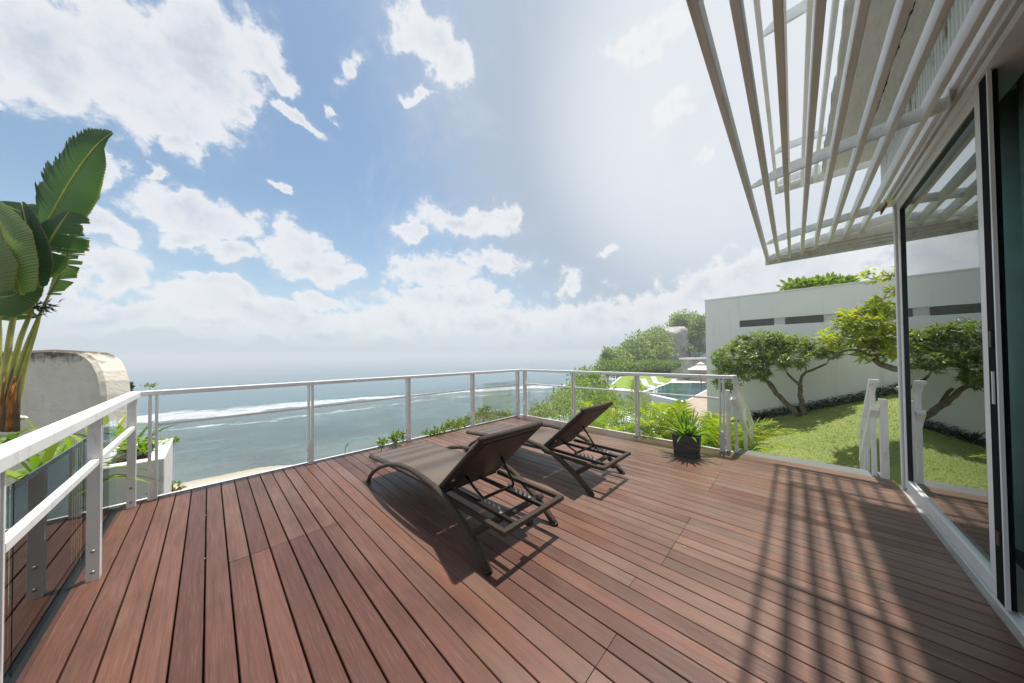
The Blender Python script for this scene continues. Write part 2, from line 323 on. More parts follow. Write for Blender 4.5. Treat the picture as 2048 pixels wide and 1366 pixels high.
def mk_sea():
    M = MT('sea'); P_ = M.pos(); sp = M.n('ShaderNodeSeparateXYZ'); M.l(P_, sp.inputs[0])
    RZ = -.224
    pr = M.pos((1, 1, 1), rot=(0, 0, RZ*-1))
    st = M.pos((.35, 1, 1), rot=(0, 0, -RZ*-1))
    # distance out to sea, wobbling
    wob = M.noise(M.pos((.012, .012, .012)), 1, 4, .55); wob2 = M.noise(M.pos((.09, .09, .09)), 1, 5, .65)
    t0 = M.ma('ADD', M.ma('MULTIPLY', sp.outputs[0], .222), M.ma('MULTIPLY', sp.outputs[1], .975))
    t = M.ma('ADD', t0, M.ma('ADD', M.rg(wob, .3, .7, -14, 14), M.rg(wob2, .3, .7, -3.5, 3.5)))
    deep = (.045, .16, .205); reef = (.085, .180, .180); shal = (.22, .29, .26); turq = (.17, .33, .32)
    c = M.mx(M.rg(t, 74, 96), shal, reef)
    pt = M.noise(M.pos((.10, .17, 1), rot=(0, 0, .25)), 1, 6, .7, .8)
    c = M.mx(M.rg(pt, .50, .60, 0, .6), c, turq)
    pt2 = M.noise(M.pos((.6, 1.1, 1), rot=(0, 0, .25)), 1, 5, .75, .6)
    c = M.mx(M.rg(pt2, .56, .66, 0, .42), c, (.27, .40, .40))
    pt3 = M.noise(M.pos((.03, .05, 1), rot=(0, 0, .25)), 1, 5, .6)
    c = M.mx(M.rg(pt3, .45, .60, 0, .65), c, (.055, .105, .12))
    c = M.mx(M.rg(t, 165, 185), c, deep)
    sw = M.noise(M.pos((.008, .06, 1), rot=(0, 0, .224)), 1, 3, .5)
    c = M.mx(M.ma('MULTIPLY', M.rg(sw, .45, .7, 0, .75), M.rg(t, 170, 190)), c, (.10, .23, .27))
    rip = M.noise(M.pos((.9, 2.4, 1), rot=(0, 0, .25)), 1, 4, .7); c = M.mx(M.rg(rip, .52, .68, 0, .32), c, (.24, .34, .36)); c = M.mx(M.rg(rip, .48, .34, 0, .35), c, (.035, .085, .10))  # light and dark sides of the ripples put into the water colour
    fn = M.noise(M.pos((.10, .35, 1), rot=(0, 0, .224)), 1, 7, .75, .5)
    band = M.ma('MULTIPLY', M.rg(t, 153, 160), M.rg(t, 170, 184, 1, 0))
    foam = M.rg(M.ma('ADD', M.ma('MULTIPLY', band, .62), M.ma('MULTIPLY', M.ma('SUBTRACT', fn, .5), 1.5)), .40, .62)
    b2 = M.ma('MULTIPLY', M.rg(t, 128, 134), M.rg(t, 140, 148, 1, 0))
    fo2 = M.rg(M.ma('ADD', M.ma('MULTIPLY', b2, .42), M.ma('SUBTRACT', fn, .5)), .43, .52)
    foam = M.ma('MAXIMUM', foam, fo2)
    c = M.mx(foam, c, (.82, .84, .85))
    M.col(c); M.rough(M.rg(foam, 0, 1, .22, .9)); M.b.inputs['IOR'].default_value = 1.33
    w1 = M.noise(M.pos((.5, 1.1, 1), rot=(0, 0, .3)), 1, 6, .7, .3)
    M.bump(M.ma('ADD', M.ma('ADD', w1, M.ma('MULTIPLY', wob2, 1.)), M.noise(M.pos((1.6, 3.2, 1), rot=(0, 0, .3)), 1, 5, .7)), 1., .8); MATS['sea'] = M.m
mk_sea()
def mk_pool():
    M = MT('pool_water'); n = M.noise(M.pos(), .6, 4); M.col(M.mx(M.rg(n, .35, .65), (.008, .06, .10), (.02, .12, .14))); M.rough(.05); M.bump(M.noise(M.pos(), 5, 3), .15, .02); MATS['pool'] = M.m
mk_pool()

# ------------------------------------------------------------------ mesh helpers
class MB:
    def __init__(s): s.v = []; s.f = []; s.sm = []
    def add(s, vs, fs, smooth=False):
        o = len(s.v); s.v += [tuple(v) for v in vs]; s.f += [tuple(i+o for i in f) for f in fs]; s.sm += [smooth]*len(fs); return s
    def box(s, x0, x1, y0, y1, z0, z1, mat=None):
        vs = [Vector((x, y, z)) for x in (x0, x1) for y in (y0, y1) for z in (z0, z1)]
        if mat is not None: vs = [mat @ v for v in vs]
        return s.add(vs, [(0,1,3,2),(4,6,7,5),(0,4,5,1),(2,3,7,6),(0,2,6,4),(1,5,7,3)])
    def bar(s, a, b, w, h, up=(0, 0, 1)):      # box bar from a to b, width w sideways, height h along up
        a = Vector(a); b = Vector(b); d = (b-a).normalized(); up = Vector(up); sd = d.cross(up).normalized(); u = sd.cross(d).normalized()
        vs = [p + sd*(w/2*i) + u*(h/2*j) for p in (a, b) for i in (-1, 1) for j in (-1, 1)]
        return s.add(vs, [(0,1,3,2),(4,6,7,5),(0,4,5,1),(2,3,7,6),(0,2,6,4),(1,5,7,3)])
    def tube(s, pts, rad, n=8, flat=1., up=(0, 0, 1), cap=True):
        pts = [Vector(p) for p in pts]; k = len(pts); rad = rad if isinstance(rad, (list, tuple)) else [rad]*k; vs = []; up = Vector(up)
        pu = None
        for i, p in enumerate(pts):
            d = (pts[min(i+1, k-1)] - pts[max(i-1, 0)]).normalized()
            ref = pu if pu is not None else (up if abs(d.dot(up)) < .95 else Vector((1, 0, 0)))
            sd = d.cross(ref).normalized(); u = sd.cross(d).normalized(); pu = u
            for j in range(n):
                a = 2*math.pi*j/n; vs.append(p + sd*(math.cos(a)*rad[i]*flat) + u*(math.sin(a)*rad[i]))
        fs = [(i*n+j, i*n+(j+1) % n, (i+1)*n+(j+1) % n, (i+1)*n+j) for i in range(k-1) for j in range(n)]
        if cap: fs += [tuple(range(n))[::-1], tuple((k-1)*n+j for j in range(n))]
        return s.add(vs, fs, n > 4)
    def prism(s, poly, z0, z1):
        n = len(poly); vs = [(*p, z0) for p in poly] + [(*p, z1) for p in poly]
        return s.add(vs, [tuple(range(n))[::-1], tuple(range(n, 2*n))] + [(i, (i+1) % n, n+(i+1) % n, n+i) for i in range(n)])
    def build(s, name, mat, parent=None, bevel=0, **k):
        me = bpy.data.meshes.new(name); me.from_pydata(s.v, [], s.f); me.update()
        me.polygons.foreach_set('use_smooth', s.sm)
        me.materials.append(MATS[mat] if isinstance(mat, str) else mat)
        o = bpy.data.objects.new(name, me); COL.objects.link(o)
        if parent is not None:
            o.parent = parent; o.matrix_parent_inverse = Matrix()
            o.location = -Vector(parent.location) if k.get('world', True) and parent.type == 'EMPTY' and not k.get('local') else (0, 0, 0)
        if bevel:
            bv = o.modifiers.new('b', 'BEVEL'); bv.width = bevel; bv.segments = 2; bv.limit_method = 'ANGLE'
        return o
def tag(o, label=None, cat=None, group=None, kind=None):
    for k, v in (('label', label), ('category', cat), ('group', group), ('kind', kind)):
        if v: o[k] = v
    return o
def empty(name, loc, label, cat, group=None):
    o = bpy.data.objects.new(name, None); o.empty_display_size = .1; COL.objects.link(o); o.location = loc; tag(o, label, cat, group); return o
def struct(o): o['kind'] = 'structure'; return o

class LV:                                       # leaves gathered in numpy, with a tint attribute
    def __init__(s): s.v = []; s.f = []; s.t = []; s.uv = []; s.n = 0
    def leaf(s, p, d, up, L, w, bend=.3, tint=(.5, .2), seg=2):
        d = Vector(d).normalized(); sd = d.cross(Vector(up)); sd = sd.normalized() if sd.length > 1e-4 else Vector((1, 0, 0)); u = sd.cross(d).normalized()
        p = Vector(p); q1 = p + d*(L*.5) + u*(0.0); tip = p + d*L - u*(L*bend)
        vs = [p, q1+sd*(w/2)+u*(w*.12), q1-sd*(w/2)+u*(w*.12), tip, q1-u*(w*.06)]
        o = s.n; s.v += [tuple(x) for x in vs]; s.f += [(o, o+4, o+1), (o, o+2, o+4), (o+4, o+3, o+1), (o+4, o+2, o+3)]; s.t += [tint]*5; s.n += 5
    def build(s, name, mat, parent=None):
        me = bpy.data.meshes.new(name); me.from_pydata(s.v, [], s.f); me.update()
        at = me.attributes.new('tint', 'FLOAT_COLOR', 'POINT'); arr = np.ones((s.n, 4), np.float32); arr[:, :2] = np.array(s.t, np.float32)[:, :2]; at.data.foreach_set('color', arr.ravel())
        me.materials.append(MATS[mat]); o = bpy.data.objects.new(name, me); COL.objects.link(o)
        if parent is not None: o.parent = parent; o.location = -Vector(parent.location)
        return o
def clump_leaves(centers, radii, count, size, mat, name, parent, aspect=.45, shell=.55, tintb=0.):
    """quad leaves spread through the volume of several lobes, denser near their skins"""
    c = np.array([list(x) for x in centers], float); r = np.array([list(x) if hasattr(x, '__len__') else [x]*3 for x in radii], float)
    w = (r[:, 0]*r[:, 1]+r[:, 1]*r[:, 2]+r[:, 0]*r[:, 2]); w /= w.sum(); idx = rng.choice(len(c), count, p=w)
    d = rng.normal(size=(count, 3)); d /= np.linalg.norm(d, axis=1)[:, None]
    rr = shell + (1-shell)*rng.random(count)**.6; 
    # break the lobes up into sprays
    nsp = max(20, count//22); sd = rng.normal(size=(nsp, 3)); sd /= np.linalg.norm(sd, axis=1)[:, None]; ids = rng.integers(0, nsp, count)
    d = d*.42 + sd[ids]*(.85); d /= np.linalg.norm(d, axis=1)[:, None]; srad = .72+.42*rng.random(nsp); rr = rr*srad[ids]
    p = c[idx] + d*r[idx]*rr[:, None]
    ax = d*.5 + rng.normal(size=(count, 3))*.6 + [0, 0, .25]; ax /= np.linalg.norm(ax, axis=1)[:, None]
    sdv = np.cross(ax, rng.normal(size=(count, 3))); sdv /= np.linalg.norm(sdv, axis=1)[:, None]
    L = size*(.6+.8*rng.random(count)); wd = L*aspect
    v = np.empty((count, 4, 3)); v[:, 0] = p; v[:, 1] = p+ax*L[:, None]*.5+sdv*wd[:, None]*.5; v[:, 2] = p+ax*L[:, None]; v[:, 3] = p+ax*L[:, None]*.5-sdv*wd[:, None]*.5
    v[:, 1:4:2, 2] += (L*.06)[:, None]
    me = bpy.data.meshes.new(name); me.vertices.add(count*4); me.vertices.foreach_set('co', v.reshape(-1)); me.loops.add(count*4); me.loops.foreach_set('vertex_index', np.arange(count*4, dtype=np.int32))
    me.polygons.add(count); me.polygons.foreach_set('loop_start', np.arange(0, count*4, 4, dtype=np.int32)); me.polygons.foreach_set('loop_total', np.full(count, 4, dtype=np.int32)); me.update(calc_edges=True)
    t = np.clip(rng.random(nsp)[ids]*.6 + rng.random(count)*.4 + tintb, 0, 1); t2 = rng.random(count)
    arr = np.ones((count, 4, 4), np.float32); arr[:, :, 0] = t[:, None]; arr[:, :, 1] = t2[:, None]
    at = me.attributes.new('tint', 'FLOAT_COLOR', 'POINT'); at.data.foreach_set('color', arr.reshape(-1))
    me.materials.append(MATS[mat]); o = bpy.data.objects.new(name, me); COL.objects.link(o)
    if parent is not None: o.parent = parent; o.location = -Vector(parent.location)
    return o

# ------------------------------------------------------------------ sea, ground
sea = MB(); 
rad = [0, 30, 60, 120, 250, 500, 1000, 2500, 9000]; nseg = 96; vs = [(60, 60, -20)]; fs = []
for i, rr_ in enumerate(rad[1:]):
    for j in range(nseg): a = 2*math.pi*j/nseg; vs.append((60+rr_*math.cos(a), 60+rr_*math.sin(a), -20))
for j in range(nseg): fs.append((0, 1+j, 1+(j+1) % nseg))
for i in range(len(rad)-2):
    for j in range(nseg): a = 1+i*nseg; fs.append((a+j, a+nseg+j, a+nseg+(j+1) % nseg, a+(j+1) % nseg))
sea.add(vs, fs); struct(sea.build('sea', 'sea'))

SHX = np.array([-400, -60, -3, 8, 13, 19, 28, 40, 52, 75, 120, 250, 600], float); SHY = np.array([150, 90, 77, 76, 72, 54, 38, 31, 30.5, 37, 52, 80, 120], float)
xs = np.concatenate([np.linspace(-160, -12, 16), np.linspace(-10, 80, 64), np.linspace(84, 500, 22)]); ys = np.concatenate([np.linspace(-300, -12, 16), np.linspace(-10, 90, 72), np.linspace(94, 170, 14)])
def ground_h(x, y):
    s = (np.interp(x, SHX, SHY) - y)*.8
    w = np.interp(x, [12, 32], [60, 13])
    k = np.clip(s/w, -.6, 1); h = np.where(k > 0, -20 + 17.0*np.abs(k)**1.5, -20+6*k)
    h = h + 8.5*np.exp(-(((x-68)/18)**2 + ((y-3)/11)**2))*np.clip((s-2)/10, 0, 1)
    return h + .25*np.sin(x*1.3+y*.7)*np.clip(k*3, 0, 1)
vs = []; fs = []
for y in ys:
    for x in xs: vs.append((x, y, float(ground_h(x, y))))
nx = len(xs)
for j in range(len(ys)-1):
    for i in range(nx-1): a = j*nx+i; fs.append((a, a+1, a+nx+1, a+nx))
g = MB(); g.add(vs, fs, True); struct(g.build('ground', 'ground'))

# ------------------------------------------------------------------ deck
XL, XR, YB, YH = -.515, 4.76, 4.32, -.70
deck = MB(); deck.box(XL-.02, XR, YH-.02, YB, -.34, -.05)
deck = struct(deck.build('deck', 'dark_void'))
tr = MB(); tr.box(XL-.05, XR+.0, YB+.002, YB+.032, -.36, .004); tr.build('edge_trim', 'white_metal', deck)
tr = MB(); tr.box(XR+.002, XR+.03, .60, YB+.03, -.36, .003); tr.build('edge_trim', 'white_metal', deck)
PW = .10155
def plank(x0, w, y0, y1, dz):
    b = .0025; T = .025; sec = [(0, -T), (0, -b), (b, 0), (w-b, 0), (w, -b), (w, -T)]
    vs = [(x0+a, y0, c+dz) for a, c in sec] + [(x0+a, y1, c+dz) for a, c in sec]
    fs = [tuple(range(6)), tuple(range(6, 12))[::-1]] + [(i, 6+i, 6+(i+1) % 6, (i+1) % 6) for i in range(6)]
    MB().add(vs, fs).build('plank', 'wood', deck)
i = 0; x = XL
while x < XR-.03:
    w = min(PW, XR-x)-(.0075 if x < .7 else .0050); cuts = []
    xc = x+w/2
    if .10 < xc < .71: cuts = [2.585]
    elif 1.03 < xc < 1.34: cuts = [.612]
    elif 1.65 < xc < 1.76: cuts = [.682]
    elif 1.96 < xc < 2.59: cuts = [.608]
    elif 3.2 < xc < 3.8: cuts = [.60]
    elif 3.8 < xc < 4.2: cuts = [2.2]
    elif 1.35 < xc < 1.65: cuts = [3.7]
    elif 2.6 < xc < 3.2: cuts = [3.1]
    ye = [YH+.01] + sorted(cuts) + [YB-.002]
    for a, b in zip(ye[:-1], ye[1:]):
        plank(x, w, a+.0012, b-.0012, random.uniform(-.0012, .0012))
    x += PW; i += 1
# screws dots are below the picture's detail; grit caught in two gaps
gr = MB()
for (gx, gy) in [(XL+.505-.004, y_) for y_ in (3.5, 2.75)] + [(2.4, -.3), (2.2, .55)]:
    gr.box(gx-.004, gx+.004, gy-.005, gy+.005, .001, .005)
tag(gr.build('grit', 'galv', deck), None, None, None, 'stuff')

# threshold and steps down to the lawn
st = MB(); st.box(XR+.004, 5.03, -.665, .596, -.20, -.012); struct(st.build('threshold', 'threshold', None, .004))
stp = MB()
for k in range(3): stp.box(5.035+.22*k, 5.255+.22*k, -.655, .59, -.9, -.16-.16*k)
struct(stp.build('steps', 'threshold'))

# ------------------------------------------------------------------ lawn
LXS = np.linspace(4.80, 8.98, 40); LYS = np.linspace(-9, 2.2, 90)
def lawn_h(x, y):
    t = np.clip((x-5.0)/3.6, 0, 1); t = t*t*(3-2*t)
    far = .02-.385*(y+.05); far = np.minimum(far, 2.2)
    near = -.66 - .10*np.clip(y, -9, .8)
    return near*(1-t)+far*t + .012*np.sin(x*5+y*3)
vs = []; fs = []
for y in LYS:
    for x in LXS:
        xx = x if y > -.72 else x
        vs.append((xx, y, float(lawn_h(x, y))))
nx = len(LXS)
for j in range(len(LYS)-1):
    for i in range(nx-1): a = j*nx+i; fs.append((a, a+1, a+nx+1, a+nx))
lw = MB(); lw.add(vs, fs, True)
struct(lw.build('lawn', 'lawn'))
lk_ = MB(); lk_.box(4.82, 8.97, -9, 2.19, -4.5, -.95); struct(lk_.build('lawn_bank', 'soil'))
# grass blades
gl_ = LV()
for k in range(16000):
    x = random.uniform(5.0, 8.7); y = random.uniform(-3.2, 1.5); z = float(lawn_h(x, y))
    a = random.uniform(0, 6.28); L = random.uniform(.015, .04)
    gl_.leaf((x, y, z-.004), (math.cos(a)*.7, math.sin(a)*.7, random.uniform(.5, 1.2)), (0, 0, 1), L, .009, .3, (random.random(), random.random()**2))
mk_leaf('grass_blade', (.12, .18, .03), (.22, .28, .06), (.32, .32, .10), .3, .6)
tag(gl_.build('grass', 'grass_blade'), 'short mown grass blades on the sloping lawn', 'grass', None, 'stuff')

# ------------------------------------------------------------------ garden wall with vents
WX = 9.0; WT = 2.665
gw = empty('garden_wall', (WX, -3, 0), 'tall white rendered wall with slim louvred vents behind the lawn trees', 'wall')
b = MB()
vy0, vy1, vz0, vz1 = -5.6, .95, 1.93, 2.09
b.box(WX, WX+.3, -9, 1.655, -2.5, vz0); b.box(WX, WX+.3, -9, 1.655, vz1, WT); b.box(WX, WX+.3, vy1, 1.655, vz0, vz1); b.box(WX, WX+.3, -9, vy0, vz0, vz1)
b.box(WX+.12, WX+.3, vy0, vy1, vz0, vz1)
b.build('wall_body', 'wall_white', gw)
MB().box(WX-.015, WX+.32, -9, 1.67, WT+.002, WT+.03).build('coping', 'wall_white', gw)
ven = [(.32, .94), (-.46, .135), (-1.26, -.66), (-2.06, -1.45), (-2.86, -2.25), (-3.66, -3.05)]
last = vy1
simple('vent_grey', (.30, .30, .28), .6, .3)
for k, (a, c) in enumerate(ven):
    v = MB(); v.box(WX+.06, WX+.115, a, c, vz0+.001, vz1-.001); vo = v.build('vent', 'dark_void', gw)
    for q in range(6):
        z0 = vz0+.012+q*.024; MB().add([(WX+.012, a, z0), (WX+.012, c, z0), (WX+.055, c, z0+.017), (WX+.055, a, z0+.017), (WX+.012, a, z0+.008), (WX+.012, c, z0+.008), (WX+.055, c, z0+.025), (WX+.055, a, z0+.025)],
            [(0,1,2,3),(4,7,6,5),(0,4,5,1),(2,6,7,3),(0,3,7,4),(1,5,6,2)]).build('slat', 'vent_grey', vo)
    nxt = ven[k+1][1] if k+1 < len(ven) else vy0
    for q in range(6):
        MB().box(WX+.02, WX+.05, nxt+.001, a-.001, vz0+.004+q*.0265, vz0+.0265+q*.0265-.004).build('slat', 'wall_white', gw)

# planting strip at the foot of the wall
lv = LV()
for k in range(9000):
    y = random.uniform(-8.5, 1.6); x = WX-.02-abs(random.gauss(0, .16)); z = float(lawn_h(min(x, 8.9), y)); h = random.uniform(0, .17)*max(.2, 1-(WX-x)/.6)
    a = random.uniform(0, 6.28); lv.leaf((x, y, z+h), (math.cos(a), math.sin(a), random.uniform(-.1, .9)), (0, 0, 1), random.uniform(.05, .11), .022, .4, (random.random(), random.random()))
tag(lv.build('ground_cover', 'leaf_dark'), 'low dark green border planting along the foot of the white wall', 'border plants', None, 'stuff')
lv = LV(); ab = Vector((8.72, .62, float(lawn_h(8.7, .62))))
for k in range(26):
    a = random.uniform(0, 6.28); lv.leaf(ab, (math.cos(a), math.sin(a), random.uniform(.6, 1.6)), (0, 0, 1), random.uniform(.22, .34), .03, .12, (.6, random.random()*.6))
tag(lv.build('spiky_plant', 'leaf_dark'), 'small dark spiky rosette plant in the border left of the green tree trunk', 'plant')
gm = empty('garden_light', (8.45, -1.32, float(lawn_h(8.45, -1.32))), 'small dark garden spotlight in the border beside the right stair handrail', 'garden light')
MB().tube([gm.location, gm.location+Vector((0, 0, .1))], .012).build('stem', 'dark_steel', gm)
MB().tube([gm.location+Vector((-.06, .03, .12)), gm.location+Vector((.04, -.02, .15))], [.045, .035], 10).build('lamp_head', 'galv', gm)

# ------------------------------------------------------------------ trees grown by attaching tips to the nearest limb
def grow(name, label, limbs, lobes, ntips, leafL, leafW, nleaf, leafmat, up=.5, trunkmat='bark', twr=.011, droop=.3, flowers=0, group=None, attract=None):
    base = Vector(limbs[0][0][0]); t = empty(name, base, label, 'tree', group)
    tb = MB(); nodes = []
    for pts, r0, r1 in limbs:
        pts = [Vector(p) for p in pts]; q = []
        for i in range(len(pts)-1):
            for s in range(4):
                a = pts[max(i-1, 0)]; b_ = pts[i]; c = pts[i+1]; d = pts[min(i+2, len(pts)-1)]; u = s/4
                q.append(.5*((2*b_) + (c-a)*u + (2*a-5*b_+4*c-d)*u*u + (3*b_-a-3*c+d)*u**3))
        q.append(pts[-1]); n = len(q); rs = [r0+(r1-r0)*i/(n-1) for i in range(n)]
        q = [p+Vector([random.gauss(0, r1*.25) for _ in range(3)]) if 0 < i < n-1 else p for i, p in enumerate(q)]
        tb.tube(q, rs, 9); nodes += [(p, r) for p, r in zip(q[n//3:], rs[n//3:])]
    tb.build('trunk', trunkmat, t)
    tips = []
    ws = [l[1][0]*l[1][1]*l[1][2] for l in lobes]
    for k in range(ntips):
        l = random.choices(lobes, ws)[0]; d = Vector([random.gauss(0, 1) for _ in range(3)]).normalized()
        rr_ = random.uniform(.35, 1)**.5; tips.append(Vector(l[0]) + Vector([d[i]*l[1][i]*rr_ for i in range(3)]))
    root = nodes[0][0]; tips.sort(key=lambda p: min((p-n_[0]).length for n_ in nodes))
    br = MB(); lv = LV(); fl = LV(); NP = [n_[0] for n_ in nodes]; NR = [n_[1] for n_ in nodes]
    for tip in tips:
        arr = np.array(NP); dd = np.linalg.norm(arr-np.array(tip), axis=1) ; j = int(dd.argmin()); a = NP[j]; r0 = min(NR[j]*.8, twr*2.2); L = dd[j]
        k = max(2, int(L/.09)); prev = a; path = [a]; rs = [r0]
        out = Vector(((tip-a).x, (tip-a).y, 0)) 
        for s in range(1, k+1):
            u = s/k; p = a.lerp(tip, u) + Vector((0, 0, -.12*L*math.sin(math.pi*u))) + Vector([random.gauss(0, .010) for _ in range(3)])*(1 if s < k else 0)
            path.append(p); rs.append(max(twr*.55, r0*(1-.5*u))); NP.append(p); NR.append(rs[-1])
        br.tube(path, rs, 5, cap=False)
        d = (path[-1]-path[-2]).normalized()*.5 + Vector((0, 0, up)); d.normalize()
        tn = random.random()
        s1 = d.cross(Vector((.3, .5, .1))).normalized(); s2 = d.cross(s1)
        for q in range(nleaf):
            a_ = q*2.4+random.random(); sp_ = random.uniform(.7, 1.5); ld = s1*math.cos(a_)*sp_+s2*math.sin(a_)*sp_+d*random.uniform(.2, 1.)
            lv.leaf(path[-1]-d*random.uniform(0, .05), ld, d, leafL*random.uniform(.6, 1.15), leafW*random.uniform(.8, 1.2), droop*random.uniform(.4, 1.5), (min(1, tn*.6+random.random()*.4), random.random()))
        if flowers and random.random() < flowers:
            for q in range(6):
                c = path[-1]+d*.07+Vector([random.gauss(0, .03) for _ in range(3)])
                for w in range(5): fl.leaf(c, s1*math.cos(w*1.257)+s2*math.sin(w*1.257)+d*.4, d, .035, .02, .1, (random.random(), random.random()*.6))
    tag(br.build('branches', 'twig', t), kind='stuff'); lv.build('crown', leafmat, t)
    if fl.n: tag(fl.build('flowers', 'petal', t), kind='stuff')
    return t
def tp(px, py, X): return on(0, X, px, py)
tx = 8.35; B0 = tp(1602, 824, tx)
grow('plumeria_tree', 'spreading green tree with twin leaning grey trunks before the white wall', [
    ([B0+Vector((0, .03, -.08)), tp(1570, 805, tx-.05), tp(1548, 780, tx-.12), tp(1528, 757, tx-.2)], .055, .032),
    ([tp(1562, 800, tx), tp(1546, 772, tx+.1), tp(1538, 762, tx+.15)], .028, .022),
    ([B0+Vector((0, -.05, -.08)), tp(1602, 790, tx), tp(1599, 768, tx)], .045, .034),
    ([tp(1599, 770, tx), tp(1585, 757, tx-.1), tp(1574, 745, tx-.2)], .026, .018),
    ([tp(1599, 770, tx), tp(1608, 748, tx), tp(1630, 738, tx+.1), tp(1652, 728, tx+.1)], .028, .016),
    ([tp(1528, 757, tx-.2), tp(1500, 735, tx-.3), tp(1475, 722, tx-.3)], .026, .014),
    ([tp(1528, 757, tx-.2), tp(1525, 720, tx), tp(1520, 695, tx)], .024, .014)],
    [(tp(1475, 715, tx-.3), (.45, .48, .30)), (tp(1520, 690, tx), (.42, .55, .32)), (tp(1570, 715, tx-.2), (.38, .40, .24)), (tp(1550, 680, tx), (.35, .50, .13)),
     (tp(1615, 695, tx), (.35, .40, .24)), (tp(1452, 755, tx-.3), (.32, .26, .34)), (tp(1500, 745, tx-.3), (.35, .40, .16)), (tp(1650, 700, tx+.1), (.30, .32, .18))],
    680, .120, .029, 9, 'leaf_tree', .5, twr=.009, droop=.35)
tx = 7.0
grow('frangipani_tree', 'yellow green frangipani crown reaching in from the right with bare grey branches', [
    ([Vector((7.1, -2.6, float(lawn_h(7.1, -2.6))-.05)), Vector((7.1, -2.2, 1.0)), Vector((7.0, -1.7, 1.0)), tp(1790, 737, tx), tp(1750, 719, tx)], .07, .035),
    ([Vector((7.1, -2.2, 1.0)), Vector((7.2, -1.9, 1.6)), Vector((7.1, -1.5, 2.1)), tp(1800, 565, tx)], .05, .022),
    ([tp(1750, 719, tx), tp(1715, 700, tx-.1), tp(1680, 705, tx-.2), tp(1655, 722, tx-.2)], .022, .012),
    ([tp(1755, 719, tx), tp(1740, 690, tx), tp(1700, 672, tx)], .022, .012)],
    [(tp(1760, 650, tx), (.45, .32, .40)), (tp(1725, 645, tx), (.4, .28, .28)), (tp(1755, 700, tx), (.4, .25, .16)), (tp(1690, 668, tx-.1), (.38, .26, .22)), (tp(1775, 680, tx), (.35, .25, .25)), (tp(1780, 600, tx), (.35, .22, .18)), (tp(1670, 690, tx-.1), (.3, .14, .10)),
     (tp(1775, 540, tx), (.3, .20, .16)), (tp(1740, 552, tx), (.3, .18, .07)), (Vector((7.1, -1.9, 2.1)), (.5, .6, .6)), (Vector((7.2, -2.6, 2.0)), (.5, .6, .5))],
    640, .140, .038, 8, 'leaf_frangi', .35, twr=.010, droop=.25, flowers=.05)
bt = empty('tree', Vector((11.2, -1.1, -1.0)), 'green tree top showing over the white wall below the louvre corner', 'tree')
MB().tube([bt.location, bt.location+Vector((.05, .05, 3.2))], [.09, .04], 8).build('trunk', 'bark', bt)
def tpp(px, py, X): return on(0, X, px, py)
clump_leaves([tpp(1590, 572, 11), tpp(1620, 570, 11.2), tpp(1650, 568, 11), tpp(1680, 566, 11.2)], [(.35, .32, .12), (.4, .3, .15), (.35, .3, .16), (.3, .3, .1)], 1500, .13, 'leaf_bush', 'crown', bt, .4, .2)

# ------------------------------------------------------------------ railings
def post(parent, x, y, along, z1=.965):
    """two flat bars side by side with a spacer plate at the foot; along = rail direction"""
    po = None
    for s in (-1, 1):
        q = MB()
        if along == 'x': q.box(x+s*.020-.008, x+s*.020+.008, y-.035, y+.035, -.0, z1)
        else: q.box(x-.035, x+.035, y+s*.020-.008, y+s*.020+.008, -.0, z1)
        o = q.build('post' if po is None else 'post_bar', 'white_metal', parent if po is None else po, .0015)
        if po is None: po = o
        else: o.location = (0, 0, 0)
    q = MB()
    if along == 'x': q.box(x-.0115, x+.0115, y-.033, y+.033, .0, .26)
    else: q.box(x-.033, x+.033, y-.0115, y+.0115, .0, .26)
    o = q.build('spacer_plate', 'white_metal', po); o.location = (0, 0, 0)
    for zz in (.06, .17):
        bm_ = MB()
        if along == 'y': bm_.tube([(x, y-.040, zz), (x, y-.028, zz)], [.008, .010], 8)
        else: bm_.tube([(x-.040, y, zz), (x-.028, y, zz)], [.008, .010], 8)
        o = bm_.build('bolt', 'galv', po); o.location = (0, 0, 0)
RH = 1.0
XRL = -.46; YRB = 4.285; XRR = 4.70
rl = empty('glass_railing', (XRL, 2, 0), 'left white metal railing with reflective glass panels beside the stone wall', 'railing', 'white deck railings')
MB().box(XRL-.036, XRL+.036, -1.2, YRB+.036, RH-.05, RH-.002).build('top_rail', 'white_metal', rl, .004)
for y0, y1 in ((-.7, .47), (.56, 1.735), (1.815, 2.955), (3.035, 4.155)):
    MB().box(XRL-.015, XRL+.015, y0, y1, .672, .704).build('mid_rail', 'white_metal', rl, .002)
for y in (-.75, .52, 1.775, 2.995, 4.195):
    # wide flat plates on this side
    q = MB(); q.box(XRL-.030, XRL+.019, y-.030, y-.020, -.01, RH-.051); po = q.build('post', 'white_metal', rl, .0015)
    q = MB(); q.box(XRL-.030, XRL+.019, y+.006, y+.016, -.01, RH-.051); o = q.build('post_bar', 'white_metal', po, .0015); o.location = (0, 0, 0)
    q = MB(); q.box(XRL-.028, XRL+.017, y-.0195, y+.0055, -.01, .30); o = q.build('spacer_plate', 'alu_frame', po); o.location = (0, 0, 0)
    for zz in (.05, .17):
        o = MB().tube([(XRL-.005, y-.037, zz), (XRL-.005, y-.030, zz)], [.007, .011], 10).build('bolt', 'galv', po); o.location = (0, 0, 0)
XG = -.56
for y0, y1 in ((-1.2, .3), (.31, 1.25), (1.26, 2.32), (2.33, 3.30), (3.31, 4.28)):
    MB().box(XG-.004, XG+.004, y0, y1, -.12, .775).build('glass_panel', 'rail_glass', rl)
MB().box(XG-.012, XG+.026, -1.2, 4.3, -.13, -.012).build('glass_channel', 'black_rubber', rl)
MB().box(XG+.027, XL-.001, -1.2, 4.3, -.20, -.004).build('timber_edge', 'wood', rl)

